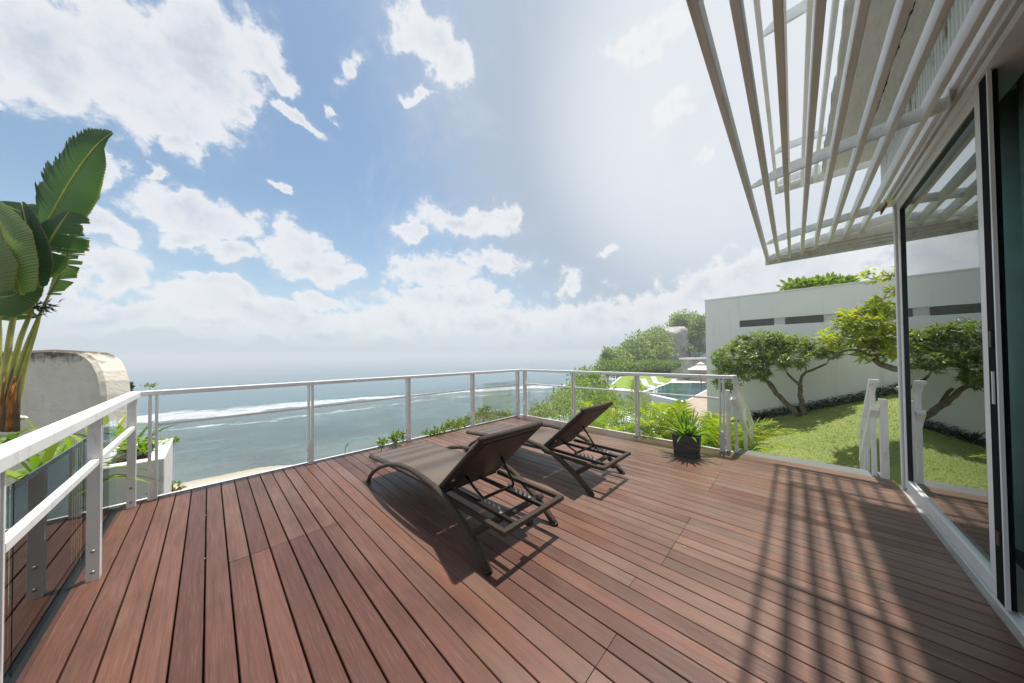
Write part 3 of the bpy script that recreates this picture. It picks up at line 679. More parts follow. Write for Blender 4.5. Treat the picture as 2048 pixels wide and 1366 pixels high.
rb = empty('glass_railing', (2.1, YRB, 0), 'back white metal railing between the loungers and the sea', 'railing', 'white deck railings')
bx = [(-.355), .87, 2.13, 3.38, 4.60]
MB().box(XRL+.037, XRR+.045, YRB-.045, YRB+.045, RH-.045, RH-.002).build('top_rail', 'white_metal', rb, .004)
for k, x in enumerate(bx): post(rb, x, YRB, 'x')
for a, c in zip(bx[:-1], bx[1:]):
    MB().box(a+.031, c-.031, YRB-.012, YRB+.012, .668, .690).build('mid_rail', 'white_metal', rb, .002)
    MB().box(a+.035, c-.035, YRB+.034, YRB+.042, -.15, .76).build('glass_panel', 'clear_glass', rb)
rr = empty('glass_railing', (XRR, 2.4, 0), 'right white metal railing before the palms, running to the steps', 'railing', 'white deck railings')
ry = [.70, 1.80, 2.96, 4.16]
MB().box(XRR-.045, XRR+.045, .57, YRB-.046, RH-.043, RH).build('top_rail', 'white_metal', rr, .004)
for y in ry: post(rr, XRR, y, 'y')
for a, c in zip(ry[:-1], ry[1:]):
    MB().box(XRR-.012, XRR+.012, a+.031, c-.031, .680, .704).build('mid_rail', 'white_metal', rr, .002)
    MB().box(XRR+.040, XRR+.048, a-.02, c-.06, -.15, .76).build('glass_panel', 'clear_glass', rr)

# stair handrails
def handrail(label, y, skew, x0):
    e = empty('stair_handrail', (x0, y, 0), label, 'handrail', 'white handrails of the steps to the lawn')
    def P3(x, z): return (x, y+skew*(x-x0), z)
    x1 = x0+.78; zt = .985; zl = .25
    MB().bar(P3(x0-.02, zt), P3(x0+.07, zt), .065, .035).build('top_rail', 'white_metal', e, .003)
    MB().bar(P3(x0+.06, zt-.005), P3(x1, zl), .055, .05).build('sloping_rail', 'white_metal', e, .003)
    MB().bar(P3(x1, zl+.005), P3(x1+.01, -.75), .035, .03, (1, 0, 0)).build('post', 'white_metal', e, .003)
    MB().bar(P3(x0+.02, .70), P3(x1-.05, -.02), .06, .045).build('mid_rail', 'white_metal', e, .003)
    MB().bar(P3(x0+.10, .925), P3(x0+.11, -.45), .035, .03, (1, 0, 0)).build('post', 'white_metal', e, .003)
    MB().bar(P3(x0+.48, .55), P3(x0+.49, -.6), .04, .03, (1, 0, 0)).build('post', 'white_metal', e, .003)
    return e, P3
e, P3 = handrail('white stair handrail left of the steps, next to the palm fronds', .585, -.15, XRR+.02)
MB().box(XRR+.07, XRR+.12, .625, .67, -.3, .80).build('newel', 'white_metal', e, .003)
e, P3 = handrail('white stair handrail right of the steps, next to the glass doors', -.585, .02, XRR+.05)
MB().box(XRR+.075, XRR+.135, -.672, -.617, -.3, .80).build('newel', 'white_metal', e, .003)

# ------------------------------------------------------------------ house
XC = 4.50
hs = empty('house', (2, -3, 0), 'white house front with rolled fascia and glass doors on the right', 'house')
MB().box(-6, XC+.0, YH-6.3, YH-.022, 3.302, 3.45).build('roof_slab', 'soffit', hs)
sl_ = MB(); pts = [(-3, -.25)]                 # slab with broken plaster edge
n = 260; top = []
ed = []
for k in range(n+1): ed.append((-3+(4.82+3)*k/n, -.262+random.gauss(0, .002)+.006*math.sin(k*.37)*math.sin(k*.11)))
poly = ed + [(4.82, -.72), (-3, -.72)]
sl_.prism(poly, 3.30, 3.40); sl_.build('soffit', 'soffit', hs)
ck = MB(); yy = -.545
for k in range(120):
    xa = 1.2+k*.03; yb = yy+random.gauss(0, .0022); w_ = random.choice([.0015, .002, .003, .006])
    if random.random() < .9: ck.add([(xa, yy-w_, 3.2985), (xa+.03, yb-w_, 3.2985), (xa+.03, yb+w_, 3.2985), (xa, yy+w_, 3.2985), (xa, yy-w_, 3.2995), (xa+.03, yb-w_, 3.2995), (xa+.03, yb+w_, 3.2995), (xa, yy+w_, 3.2995)], [(0,1,2,3),(7,6,5,4),(0,4,5,1),(3,2,6,7)])
    yy = yb
for cx_, cy_, r1_, r2_ in ((3.55, -.51, .13, .035), (4.25, -.56, .06, .018), (2.6, -.42, .05, .012)):
    m0 = [(cx_+r1_*math.cos(t/14*6.283)*random.uniform(.75, 1.1), cy_+r2_*math.sin(t/14*6.283)*random.uniform(.7, 1.1)) for t in range(14)]; ck.prism(m0, 3.2978, 3.2992)
tag(ck.build('crack', 'dark_void', hs), kind='stuff')
# corrugated fascia
cf = MB(); vs = []; fs = []; m_ = 0; x = -3.0; pr_ = .056
while x < 4.83:
    for a, o_ in ((0, 0), (.018, 0), (.026, .018), (.048, .018)):
        vs += [(x+a, YH+.004+o_, 2.86), (x+a, YH+.004+o_, 3.298)]
    x += pr_
nn = len(vs)//2
for k in range(nn-1): fs.append((2*k, 2*k+2, 2*k+3, 2*k+1))
cf.add(vs, fs); cf.box(-3, 4.83, YH-.06, YH-.001, 2.86, 3.298); cf.build('corrugated_fascia', 'corr', hs)
MB().box(-3, 4.84, YH-.12, YH+.035, 2.765, 2.895).build('gutter_board', 'white_metal', hs, .004)
MB().box(XC-.01, 4.83, YH-6, YH-.121, 2.765, 3.298).build('side_fascia', 'corr', hs)
for k, (z0, z1, yy, mt) in enumerate([(2.728, 2.764, .012, 'alu_frame'), (2.70, 2.727, -.012, 'dark_steel'), (2.655, 2.699, .006, 'alu_frame')]):
    MB().box(-3, XC, YH-.14, YH+yy, z0, z1).build('head_track', mt, hs)
# corner post
MB().box(XC-.055, XC, YH-.10, YH+.004, 0.0, 2.654).build('corner_post', 'alu_frame', hs, .003)
MB().box(XC-.075, XC-.056, YH-.08, YH-.012, 0.0, 2.654).build('seal', 'black_rubber', hs)
MB().box(-3, XC, YH-.22, YH-.012, -.03, .028).build('door_track', 'alu_frame', hs)
for k in range(3): MB().box(-3, 2.68, YH-.055-.05*k, YH-.045-.05*k, .0285, .045).build('track_rib', 'alu_frame', hs)
MB().box(-3, XC, YH-.011, YH+.012, -.04, .012).build('sill_edge', 'slab_edge', hs)
def window(x0, x1, y, nm, glass, parent, th=.022):
    f = MB(); w = .07; z0, z1 = .046, 2.652
    f.box(x0, x1, y-th, y+th, z0, z0+.085); f.box(x0, x1, y-th, y+th, z1-.07, z1)
    f.box(x0, x0+w, y-th+.001, y+th-.001, z0+.085, z1-.07); f.box(x1-w, x1, y-th+.001, y+th-.001, z0+.085, z1-.07)
    fo = f.build(nm, 'alu_frame', parent, .002)
    g_ = MB(); g_.box(x0+w-.01, x1-w+.01, y-.004, y+.004, z0+.08, z1-.06); o = g_.build('pane', glass, fo); o.location = (0, 0, 0)
    s_ = MB(); a = .012
    s_.box(x0+w, x0+w+a, y-.010, y+th-.004, z0+.085, z1-.07); s_.box(x1-w-a, x1-w, y-.010, y+th-.004, z0+.085, z1-.07); s_.box(x0+w+a, x1-w-a, y-.010, y+th-.004, z1-.07-a, z1-.07)
    o = s_.build('gasket', 'black_rubber', fo); o.location = (0, 0, 0); return fo
window(2.74, XC-.077, YH-.030, 'glass_door', 'door_glass', hs)
jm = MB(); jm.box(2.655, 2.738, YH-.036, YH-.006, .046, 2.654); jm.build('jamb_channel', 'matte_black', hs)
MB().box(2.640, 2.654, YH-.016, YH-.004, .046, 2.654).build('jamb_strip', 'alu_frame', hs)
lock = MB().box(2.672, 2.70, YH-.0055, YH+.003, 1.30, 1.38).build('lock', 'dark_steel', hs)
MB().box(2.680, 2.69, YH-.0055, YH+.001, 1.02, 1.18).build('handle', 'alu_frame', hs)
MB().box(2.665, 2.70, YH-.0055, YH+.002, .33, .40).build('latch', 'dark_steel', hs)
window(2.86, 4.35, YH-.066, 'sliding_door', 'door_glass', hs, .012)
# room behind
rm = MB(); rm.box(-3, XC-.02, -6.6, YH-.24, -.06, -.02); rm.build('room_floor', 'room_floor', hs)
rm = MB(); rm.box(-3, XC-.02, -6.7, -6.6, -.02, 3.30); rm.box(-3.1, -3, -6.7, YH-.2, -.02, 3.3); rm.box(XC-.02, XC+.05, -6.7, YH-.30, -.3, 3.3); rm.build('room_wall', 'room_wall', hs)
MB().box(-3, XC-.03, -6.6, YH-.24, 2.90, 2.95).build('ceiling', 'room_wall', hs)
MB().box(-3, .6, YH-.20, YH-.145, 0.03, 2.654).build('wall_panel', 'room_wall', hs)
def curtain(name, x0, x1, y, label, mat, amp=.03, wl=.11, z0=.06, z1=2.7):
    m__ = MB(); vs = []; n = int((x1-x0)/.012); fs = []
    for k in range(n+1):
        x = x0+(x1-x0)*k/n; yy = y+amp*math.sin(x/wl*6.28+.8*math.sin(x*9))
        vs += [(x, yy, z0), (x+.01*math.sin(x*40), yy*1.0, z1)]
    for k in range(n): fs.append((2*k, 2*k+2, 2*k+3, 2*k+1))
    m__.add(vs, fs, True); o = m__.build(name, mat); sd_ = o.modifiers.new('s', 'SOLIDIFY'); sd_.thickness = .003
    return tag(o, label, 'curtain', 'curtains behind the glass doors')
curtain('curtain', 3.42, 4.38, -1.06, 'sheer teal grey curtain hanging behind the large glass door', 'curtain', .035, .15)
curtain('curtain', 2.90, 3.40, -.96, 'heavy grey curtain at the far right edge of the doorway', 'curtain_grey', .05, .19, .12, 2.80)

# ------------------------------------------------------------------ louvre canopies
lc = empty('louvre_canopy', (3, 0, 2.5), 'lower white louvred sunshade over the glass doors', 'sunshade', 'louvred sunshades')
ly = [.244, .139, .033, -.079, -.198, -.321, -.446, -.578]; lz = [2.485, 2.492, 2.515, 2.542, 2.570, 2.605, 2.643, 2.680]
for y, z in zip(ly, lz):
    MB().box(-2.5, 5.27, y-.028, y+.0, z, z+.095).build('slat', 'louvre_paint', lc, .003)
XE = 5.272
eb = MB(); vs = [(XE, .262, 2.485), (XE, .262, 2.60), (XE, -1.3, 2.93), (XE, -1.3, 2.485), (XE+.02, .262, 2.485), (XE+.02, .262, 2.60), (XE+.02, -1.3, 2.93), (XE+.02, -1.3, 2.485)]
eb.add(vs, [(0,1,2,3),(7,6,5,4),(0,4,5,1),(1,5,6,2),(2,6,7,3),(3,7,4,0)]); eb.build('end_beam', 'louvre_shabby', lc)
for k in range(6):
    MB().bar((XE-.006, .20-k*.02, 2.495+k*.042), (XE-.006, -1.3, 2.495+k*.042), .010, .012).build('reed', 'louvre_shabby', lc) if k < 4 else None
def bracket(x, yt, zt, yw, zw, h0, h1, mat, par, curve=.0, t=.018):
    n = 10; vs = []
    for k in range(n+1):
        u = k/n; y = yt+(yw-yt)*u; zb = zt+(zw-zt)*u+curve*math.sin(math.pi*u); h = h0+(h1-h0)*min(1, u*4.5)**.8
        vs += [(x, y, zb), (x, y, zb+h), (x+t, y, zb), (x+t, y, zb+h)]
    fs = [(0, 2, 3, 1)]
    for k in range(n):
        a = 4*k; b_ = a+4; fs += [(a, a+1, b_+1, b_), (a+2, b_+2, b_+3, a+3), (a+1, a+3, b_+3, b_+1), (a, b_, b_+2, a+2)]
    a = 4*n; fs.append((a, a+1, a+3, a+2)); o = MB().add(vs, fs).build('bracket', mat, par); return o
for x in (-.4, 1.25, 2.98, 4.66): bracket(x, .262, 2.585, YH+.036, 2.69 if x < 4 else 2.70, .008, .078, 'louvre_paint', lc)
bracket(5.20, .255, 2.56, -1.2, 2.79, .008, .085, 'louvre_paint', lc)
for x in (2.98, 4.66): MB().box(x-.06, x+.07, YH+.0355, YH+.040, 2.70, 2.79).build('fixing_plate', 'louvre_paint', lc)
MB().box(4.45, 4.70, YH+.042, YH+.05, 2.665, 2.70).build('rust_patch', 'rust', lc)

uc = empty('louvre_canopy', (3, 0, 3.3), 'upper white louvred sunshade beyond the peeling soffit', 'sunshade', 'louvred sunshades')
for y in (.132, .020, -.092, -.200): MB().box(-2.5, 4.98, y-.024, y, 3.30, 3.385).build('slat', 'louvre_paint', uc, .003)
XU = 4.982
MB().add([(XU, .137, 3.30), (XU, .137, 3.39), (XU, -.9, 3.44), (XU, -.9, 3.30), (XU+.02, .137, 3.30), (XU+.02, .137, 3.39), (XU+.02, -.9, 3.44), (XU+.02, -.9, 3.30)], [(0,1,2,3),(7,6,5,4),(0,4,5,1),(1,5,6,2),(2,6,7,3),(3,7,4,0)]).build('end_beam', 'louvre_shabby', uc)
for x in (.9, 2.55, 4.15, 4.93): bracket(x, .135, 3.39, -.26, 3.40, .006, .07, 'louvre_paint', uc)

# ------------------------------------------------------------------ sun loungers
def make_lounger():
    e = empty('sun_lounger', (1.49, 2.2, 0), 'nearer brown wicker sun lounger with raised backrest, its feet to the sea', 'sun lounger', 'wicker sun loungers on the deck')
    x0, x1 = 1.19, 1.79; o = e.location
    L = lambda x, y, z: (x-o.x, y-o.y, z)
    def bl(mb, nm, mat, bevel=0):
        mb.v = [L(*v) for v in mb.v]; q = mb.build(nm, mat, e, bevel, local=True); q.location = (0, 0, 0); return q
    # seat with slight dip profile
    prof = [(3.235, .262), (2.95, .285), (2.6, .305), (2.25, .318), (1.90, .325)]
    vs = []; n = len(prof); T = .05
    for y, z in prof: vs += [(x0, y, z), (x1, y, z), (x0, y, z-T), (x1, y, z-T)]
    fs = [(0, 1, 3, 2), (4*n-4, 4*n-2, 4*n-1, 4*n-3)]
    for k in range(n-1): a = 4*k; fs += [(a, a+4, a+5, a+1), (a+2, a+3, a+7, a+6), (a, a+2, a+6, a+4), (a+1, a+5, a+7, a+3)]
    bl(MB().add(vs, fs), 'seat', 'wicker', .008)
    # rim of the seat
    for xx in (x0-.004, x1+.004): bl(MB().tube([(xx, y, z-.022) for y, z in prof], .019, 8, 1), 'seat_rim', 'wrap')
    bl(MB().tube([(x0, 3.242, .242), (x1, 3.242, .242)], .02, 8), 'seat_rim', 'wrap')
    # backrest
    a = Vector((0, 1.895, .335)); b_ = Vector((0, 1.432, .762)); d = (b_-a).normalized(); nn_ = Vector((0, -d.z, d.y))
    if nn_.z < 0: nn_ = -nn_
    vs = []
    for p in (a, b_):
        for xx in (x0+.01, x1-.01):
            for s in (0, 1): q = p - nn_*(.030*s) + nn_*.0; vs.append((xx, q.y, q.z))
    bk = MB().add([(x, y, z) for x, y, z in vs], [(0,2,6,4),(1,5,7,3),(0,1,3,2),(4,6,7,5),(0,4,5,1),(2,3,7,6)]); bl(bk, 'backrest', 'wicker', .006)
    # dark sling panel on the rear of the backrest
    vs = []
    for p in (a+d*.01, b_-d*.03):
        for xx in (x0+.03, x1-.03):
            for s in (0, 1): q = p - nn_*(.032+.004*s); vs.append((xx, q.y, q.z))
    bl(MB().add(vs, [(0,2,6,4),(1,5,7,3),(0,1,3,2),(4,6,7,5),(0,4,5,1),(2,3,7,6)]), 'sling_panel', 'sling')
    for xx in (x0, x1): bl(MB().tube([(xx, (a+d*t).y, (a+d*t).z-.012) for t in (0, .2, .4, .628)], .019, 8), 'back_rim', 'wrap')
    bl(MB().tube([(x0-.01, b_.y, b_.z-.006), (x1+.01, b_.y, b_.z-.006)], .022, 8), 'head_rim', 'wrap')
    # bow shaped side legs
    bow = [(3.205, .0), (3.165, .06), (3.07, .135), (2.90, .225), (2.70, .30), (2.50, .345), (2.30, .360), (2.10, .352), (1.93, .330), (1.78, .290), (1.64, .225), (1.50, .145), (1.40, .07), (1.325, .0)]
    for xx in (1.155, 1.825):
        r_ = [.019]*4+[.020]*3+[.022]*3+[.026]*4
        bl(MB().tube([(xx, y, z) for y, z in bow], r_, 10, 1., (1, 0, 0)), 'leg', 'wrap')
        bl(MB().tube([(xx, 1.328, .0), (xx, 1.333, .012)], .0275, 10), 'foot_cap', 'dark_steel')
        bl(MB().tube([(xx, 3.207, .0), (xx, 3.203, .012)], .021, 10), 'foot_cap', 'dark_steel')
    # base frame behind the seat
    for xx in (x0+.012, x1-.012): bl(MB().bar((xx, 1.9, .262), (xx, 1.24, .25), .034, .03), 'frame_rail', 'wrap', .004)
    bl(MB().bar((x0-.004, 1.24, .25), (x1+.004, 1.24, .25), .036, .032), 'end_rail', 'wrap', .004)
    bl(MB().bar((x0+.02, 1.93, .27), (x1-.02, 1.93, .27), .034, .03), 'cross_rail', 'dark_steel')
    for xx in (1.318, 1.60): bl(MB().bar((xx, 1.92, .262), (xx, 1.26, .248), .024, .024), 'rack_rail', 'dark_steel')
    # notched rack plates
    for xx in (1.318, 1.60):
        rk = MB(); rk.bar((xx, 1.60, .268), (xx, 1.38, .264), .022, .010)
        for k in range(5):
            y = 1.585-.045*k; rk.tube([(xx, y, .268), (xx, y-.004, .290), (xx, y+.014, .303)], [.010, .008, .004], 6)
        bl(rk, 'rack', 'galv')
    # prop
    for xx in (1.345, 1.60): bl(MB().tube([(xx, 1.80, .395), (xx, 1.70, .33), (xx, 1.60, .285)] if xx < 1.5 else [(xx, 1.68, .50), (xx, 1.60, .40), (xx, 1.545, .325), (xx, 1.555, .285)], .009, 8), 'prop_arm', 'dark_steel')
    bl(MB().tube([(1.30, 1.588, .288), (1.62, 1.578, .288)], .011, 8), 'prop_bar', 'dark_steel')
    # cross tube between rear legs
    bl(MB().tube([(1.15, 1.47, .175), (1.49, 1.462, .175), (1.83, 1.46, .175)], .024, 10), 'cross_tube', 'wrap')
    bl(MB().tube([(1.49, 1.43, .197), (1.49, 1.425, .205)], .014, 10), 'bolt_cap', 'galv')
    for xx in (1.45,): bl(MB().box(xx-.02, xx+.02, 1.24, 1.28, .185, .24), 'frame_foot', 'dark_steel')
    q = a.lerp(b_, .22) - nn_*.038; bl(MB().tube([(1.215, q.y, q.z), (1.215, q.y-.004, q.z-.003)], .013, 10), 'bolt_cap', 'white_roof')
    return e
L1 = make_lounger()
L2 = L1.copy(); COL.objects.link(L2); L2.location = (1.49+1.285, 2.2+.03, 0); L2['label'] = 'farther brown wicker sun lounger with raised backrest, beside the right railing'
for c in list(L1.children):
    q = c.copy(); COL.objects.link(q); q.parent = L2; q.location = c.location

# ------------------------------------------------------------------ potted plant
pc = on(2, 0, 1375, 916)
pc = Vector((4.25, 1.01, 0))
pt = empty('plant_pot', pc, 'square dark stone pot holding a bright fern near the right railing', 'plant pot')
def ringbox(w0, w1, z0, z1, wi):
    m__ = MB(); vs = []
    for w, z in ((w0, z0), (w1, z1), (wi, z1), (wi*.9, z1-.06)):
        r_ = w*.12
        for sx, sy in ((-1, -1), (1, -1), (1, 1), (-1, 1)):
            for q in range(3):
                a = math.atan2(sy, sx) + (q-1)*.5
                vs.append((sx*(w-r_)+r_*math.cos(a)*1.2, sy*(w-r_)+r_*math.sin(a)*1.2, z))
    n = 12; fs = [tuple(range(n))[::-1]]
    for k in range(3):
        for j in range(n): fs.append((k*n+j, k*n+(j+1) % n, (k+1)*n+(j+1) % n, (k+1)*n+j))
    fs.append(tuple(3*n+j for j in range(n))); m__.add(vs, fs); return m__
rot = Matrix.Rotation(R(6), 4, 'Z')
pm = ringbox(.128, .146, 0, .27, .12); pm.v = [tuple(rot @ Vector(v)) for v in pm.v]
o = pm.build('pot_body', 'pot', pt, .004, local=True); o.location = (0, 0, 0)
sm_ = MB(); sm_.add([tuple(rot @ Vector(v)) for v in [(-.115, -.115, .225), (.115, -.115, .225), (.115, .115, .235), (-.115, .115, .225)]], [(0, 1, 2, 3)]); o = sm_.build('soil', 'soil', pt, local=True); o.location = (0, 0, 0)
fe = empty('fern_plant', pc+Vector((0, 0, .22)), 'bright green fern with upright strappy fronds growing in the dark pot', 'plant')
def strap(parent, p, d, L, w, droop, mat, name='leaf', seg=7, fold=.25, tint=None, wave=.0):
    d = Vector(d).normalized(); side = d.cross(Vector((0, 0, 1))); side = side.normalized() if side.length > .01 else Vector((1, 0, 0))
    vs = []; fs = []; tt = []; p = Vector(p); cur = p.copy(); dd = d.copy(); tn = tint or (random.random(), random.random()*.8)
    for k in range(seg+1):
        u = k/seg; ww = w*math.sin(math.pi*min(.97, (.12+.88*u)))**.7*(1 if u < .98 else .1); up = side.cross(dd).normalized(); wv = wave*math.sin(u*20)
        vs += [cur-side*(ww/2)+up*(fold*ww+wv*ww), cur, cur+side*(ww/2)+up*(fold*ww-wv*ww)]; tt += [tn]*3
        dd = (dd+Vector((0, 0, -droop/seg))).normalized(); cur = cur+dd*(L/seg)
        if k < seg: a = 3*k; fs += [(a, a+1, a+4, a+3), (a+1, a+2, a+5, a+4)]
    s = LV(); s.v = [tuple(v) for v in vs]; s.f = fs; s.t = tt; s.n = len(vs)
    o = s.build(name, mat, parent); o.data.polygons.foreach_set('use_smooth', [True]*len(fs)); return o
for k in range(80):
    a = random.uniform(0, 6.28); tilt = random.random()**.7*1.05
    b0 = fe.location+Vector((math.cos(a)*.05*random.random(), math.sin(a)*.05, .0))
    strap(fe, b0, (math.cos(a)*math.sin(tilt), math.sin(a)*math.sin(tilt), math.cos(tilt)), random.uniform(.24, .42), random.uniform(.022, .036), random.uniform(.3, 1.1), 'leaf_pot', wave=.15, tint=(random.random(), random.random()*.8))

# ------------------------------------------------------------------ palms outside the right railing
def frond(parent, base, d, L, droop, n=26, ll=.30, mat='leaf_palm'):
    d = Vector(d).normalized(); cur = Vector(base); pts = [cur.copy()]; dirs = [d.copy()]; dd = d.copy(); seg = 14
    for k in range(seg):
        dd = (dd+Vector((0, 0, -droop/seg*(.4+1.3*k/seg)))).normalized(); cur = cur+dd*(L/seg); pts.append(cur.copy()); dirs.append(dd.copy())
    lv = LV(); tn = random.random()
    # rachis as thin strip prism
    for i in range(seg):
        r0 = .008*(1-i/seg)+.002; o = lv.n; s1 = dirs[i].cross(Vector((0, 0, 1))).normalized()*r0; u1 = s1.cross(dirs[i]).normalized()*r0
        lv.v += [tuple(pts[i]-s1), tuple(pts[i]+s1), tuple(pts[i+1]+s1), tuple(pts[i+1]-s1), tuple(pts[i]-u1), tuple(pts[i+1]-u1)]; lv.f += [(o, o+1, o+2, o+3), (o, o+3, o+5, o+4), (o+1, o+4, o+5, o+2)]; lv.t += [(.7, 1.)]*6; lv.n += 6
    for k in range(n):
        u = .18+.82*(k+.5)/n; f_ = u*seg; i = min(seg-1, int(f_)); p = pts[i].lerp(pts[i+1], f_-i); dr = dirs[i]; sd = dr.cross(Vector((0, 0, 1))).normalized(); upv = sd.cross(dr).normalized()
        l = ll*math.sin(math.pi*(.15+.8*u))**.6
        for s in (-1, 1):
            ld = dr*.75+sd*s*(.9-.4*u)+upv*random.uniform(.05, .35); ld.normalize()
            # two segment drooping leaflet
            w = .025; q1 = p+ld*l*.55; ld2 = (ld+Vector((0, 0, -.55))).normalized(); q2 = q1+ld2*l*.45; sw = ld.cross(upv).normalized()*w/2
            o = lv.n; lv.v += [tuple(x) for x in (p-sw*.4, p+sw*.4, q1+sw, q1-sw, q2)]; lv.f += [(o, o+1, o+2, o+3), (o+3, o+2, o+4)]; lv.t += [(min(1, tn*.5+random.random()*.5), random.random()*(1 if u > .5 else .6))]*5; lv.n += 5
    return lv.build('frond', mat, parent)
palms = [((5.45, 2.75, -.95), 'areca palm behind the railing nearest the far deck corner', 9, .95, [(1175, 770)]), ((5.75, 2.15, -1.0), 'areca palm rising behind the farther lounger backrest', 11, 1.25, []),
         ((5.7, 1.55, -1.0), 'areca palm behind the railing left of the dark pot', 10, 1.15, []), ((5.55, .98, -.95), 'areca palm with yellow green fronds directly behind the dark pot', 11, 1.05, []),
         ((5.35, .72, -.95), 'small areca palm hanging over the steps beside the left handrail', 7, .75, [])]
for (bp, lab, n, L, _) in palms:
    e = empty('areca_palm', Vector(bp), lab, 'palm', 'areca palms outside the right railing')
    for k in range(4):
        q = Vector(bp)+Vector((random.gauss(0, .06), random.gauss(0, .06), 0)); MB().tube([q, q+Vector((random.gauss(0, .03), random.gauss(0, .03), .42))], [.022, .014], 7).build('stem', 'petiole', e)
    for k in range(n):
        a = 6.28*k/n+random.uniform(-.3, .3); t_ = random.uniform(.12, .75)
        frond(e, Vector(bp)+Vector((math.cos(a)*.05, math.sin(a)*.05, .34)), (math.cos(a)*math.sin(t_), math.sin(a)*math.sin(t_), math.cos(t_)), L*random.uniform(.95, 1.3), random.uniform(.9, 1.9), n=30, ll=.40)

# ------------------------------------------------------------------ bushes below the far deck edge
def bush(name, label, base, lobes, count, size, mat='leaf_bush', aspect=.45, group=None, shell=.35, trunk=True, cat='bush', tintb=0):
    e = empty(name, base, label, cat, group)
    if trunk:
        tb = MB()
        for c, r_ in lobes:
            b0 = Vector(base); c = Vector(c); tb.tube([b0, b0.lerp(c, .5)+Vector((random.gauss(0, .05)*r_[0], random.gauss(0, .05)*r_[1], 0)), c], [max(.012, r_[2]*.07), max(.01, r_[2]*.05), max(.006, r_[2]*.025)], 6)
        tb.build('trunk' if cat == 'tree' else 'stems', 'bark', e)
    clump_leaves([c for c, r_ in lobes], [r_ for c, r_ in lobes], count, size, mat, 'crown' if cat == 'tree' else 'leaves', e, aspect, shell, tintb); return e
def GH(x, y): return float(ground_h(np.array(x, float), np.array(y, float)))
bush('shrub', 'small bright shrub tip at the deck edge beyond the second back post', (1.75, 4.9, -1.3), [(dep(795, 878, 4.2), (.10, .10, .10)), (dep(765, 887, 3.7), (.06, .06, .04))], 260, .05, group='shrubs below the sea side deck edge')
bush('shrub', 'leafy shrub left of the third back post of the railing', (2.6, 5.1, -1.3), [(dep(868, 872, 4.9), (.22, .18, .13)), (dep(905, 856, 5.3), (.2, .2, .14))], 700, .06, group='shrubs below the sea side deck edge')
bush('shrub', 'tall leafy shrub between the third and fourth back posts', (4.0, 5.6, -1.4), [(dep(955, 842, 5.9), (.32, .28, .20)), (dep(1003, 838, 6.3), (.30, .26, .17)), (dep(920, 852, 5.6), (.2, .2, .12)), (dep(975, 824, 6.0), (.14, .14, .1))], 1600, .065, group='shrubs below the sea side deck edge')
bush('shrub', 'fine leafed shrub just beyond the far corner of the deck', (5.9, 5.4, -1.6), [(dep(1085, 820, 7), (.35, .3, .18)), (dep(1130, 800, 8), (.5, .4, .3)), (dep(1090, 830, 6.6), (.4, .4, .16))], 1700, .06, mat='leaf_far', group='shrubs below the sea side deck edge')
tw = MB()
for px, py, h in ((690, 900, .12),):
    p = dep(px, py+8, 3.4); tw.tube([p, p+Vector((.01, .02, h*.6)), p+Vector((random.gauss(0, .04), .0, h))], .003, 4); tw.tube([p+Vector((.01, .02, h*.5)), p+Vector((.05, .02, h*.9))], .002, 4)
tag(tw.build('twig', 'bark'), 'thin bare twig sticking up beyond the back railing above the sea', 'twig')

sc_c = []; sc_r = []
for k in range(520):
    x = random.uniform(-30, 34); y = random.uniform(7, 66); gz = GH(x, y)
    if gz < -18 or (y < 9 and x < 6): continue
    q_ = random.uniform(.6, 1.5); sc_c.append((x, y, gz+.15*q_)); sc_r.append((q_, q_, q_*.55))
so_ = clump_leaves(sc_c, sc_r, 26000, .26, 'leaf_bush', 'scrub', None, .5, .3); tag(so_, 'low green scrub covering the cliff slope between the deck and the beach', 'scrub', None, 'stuff')

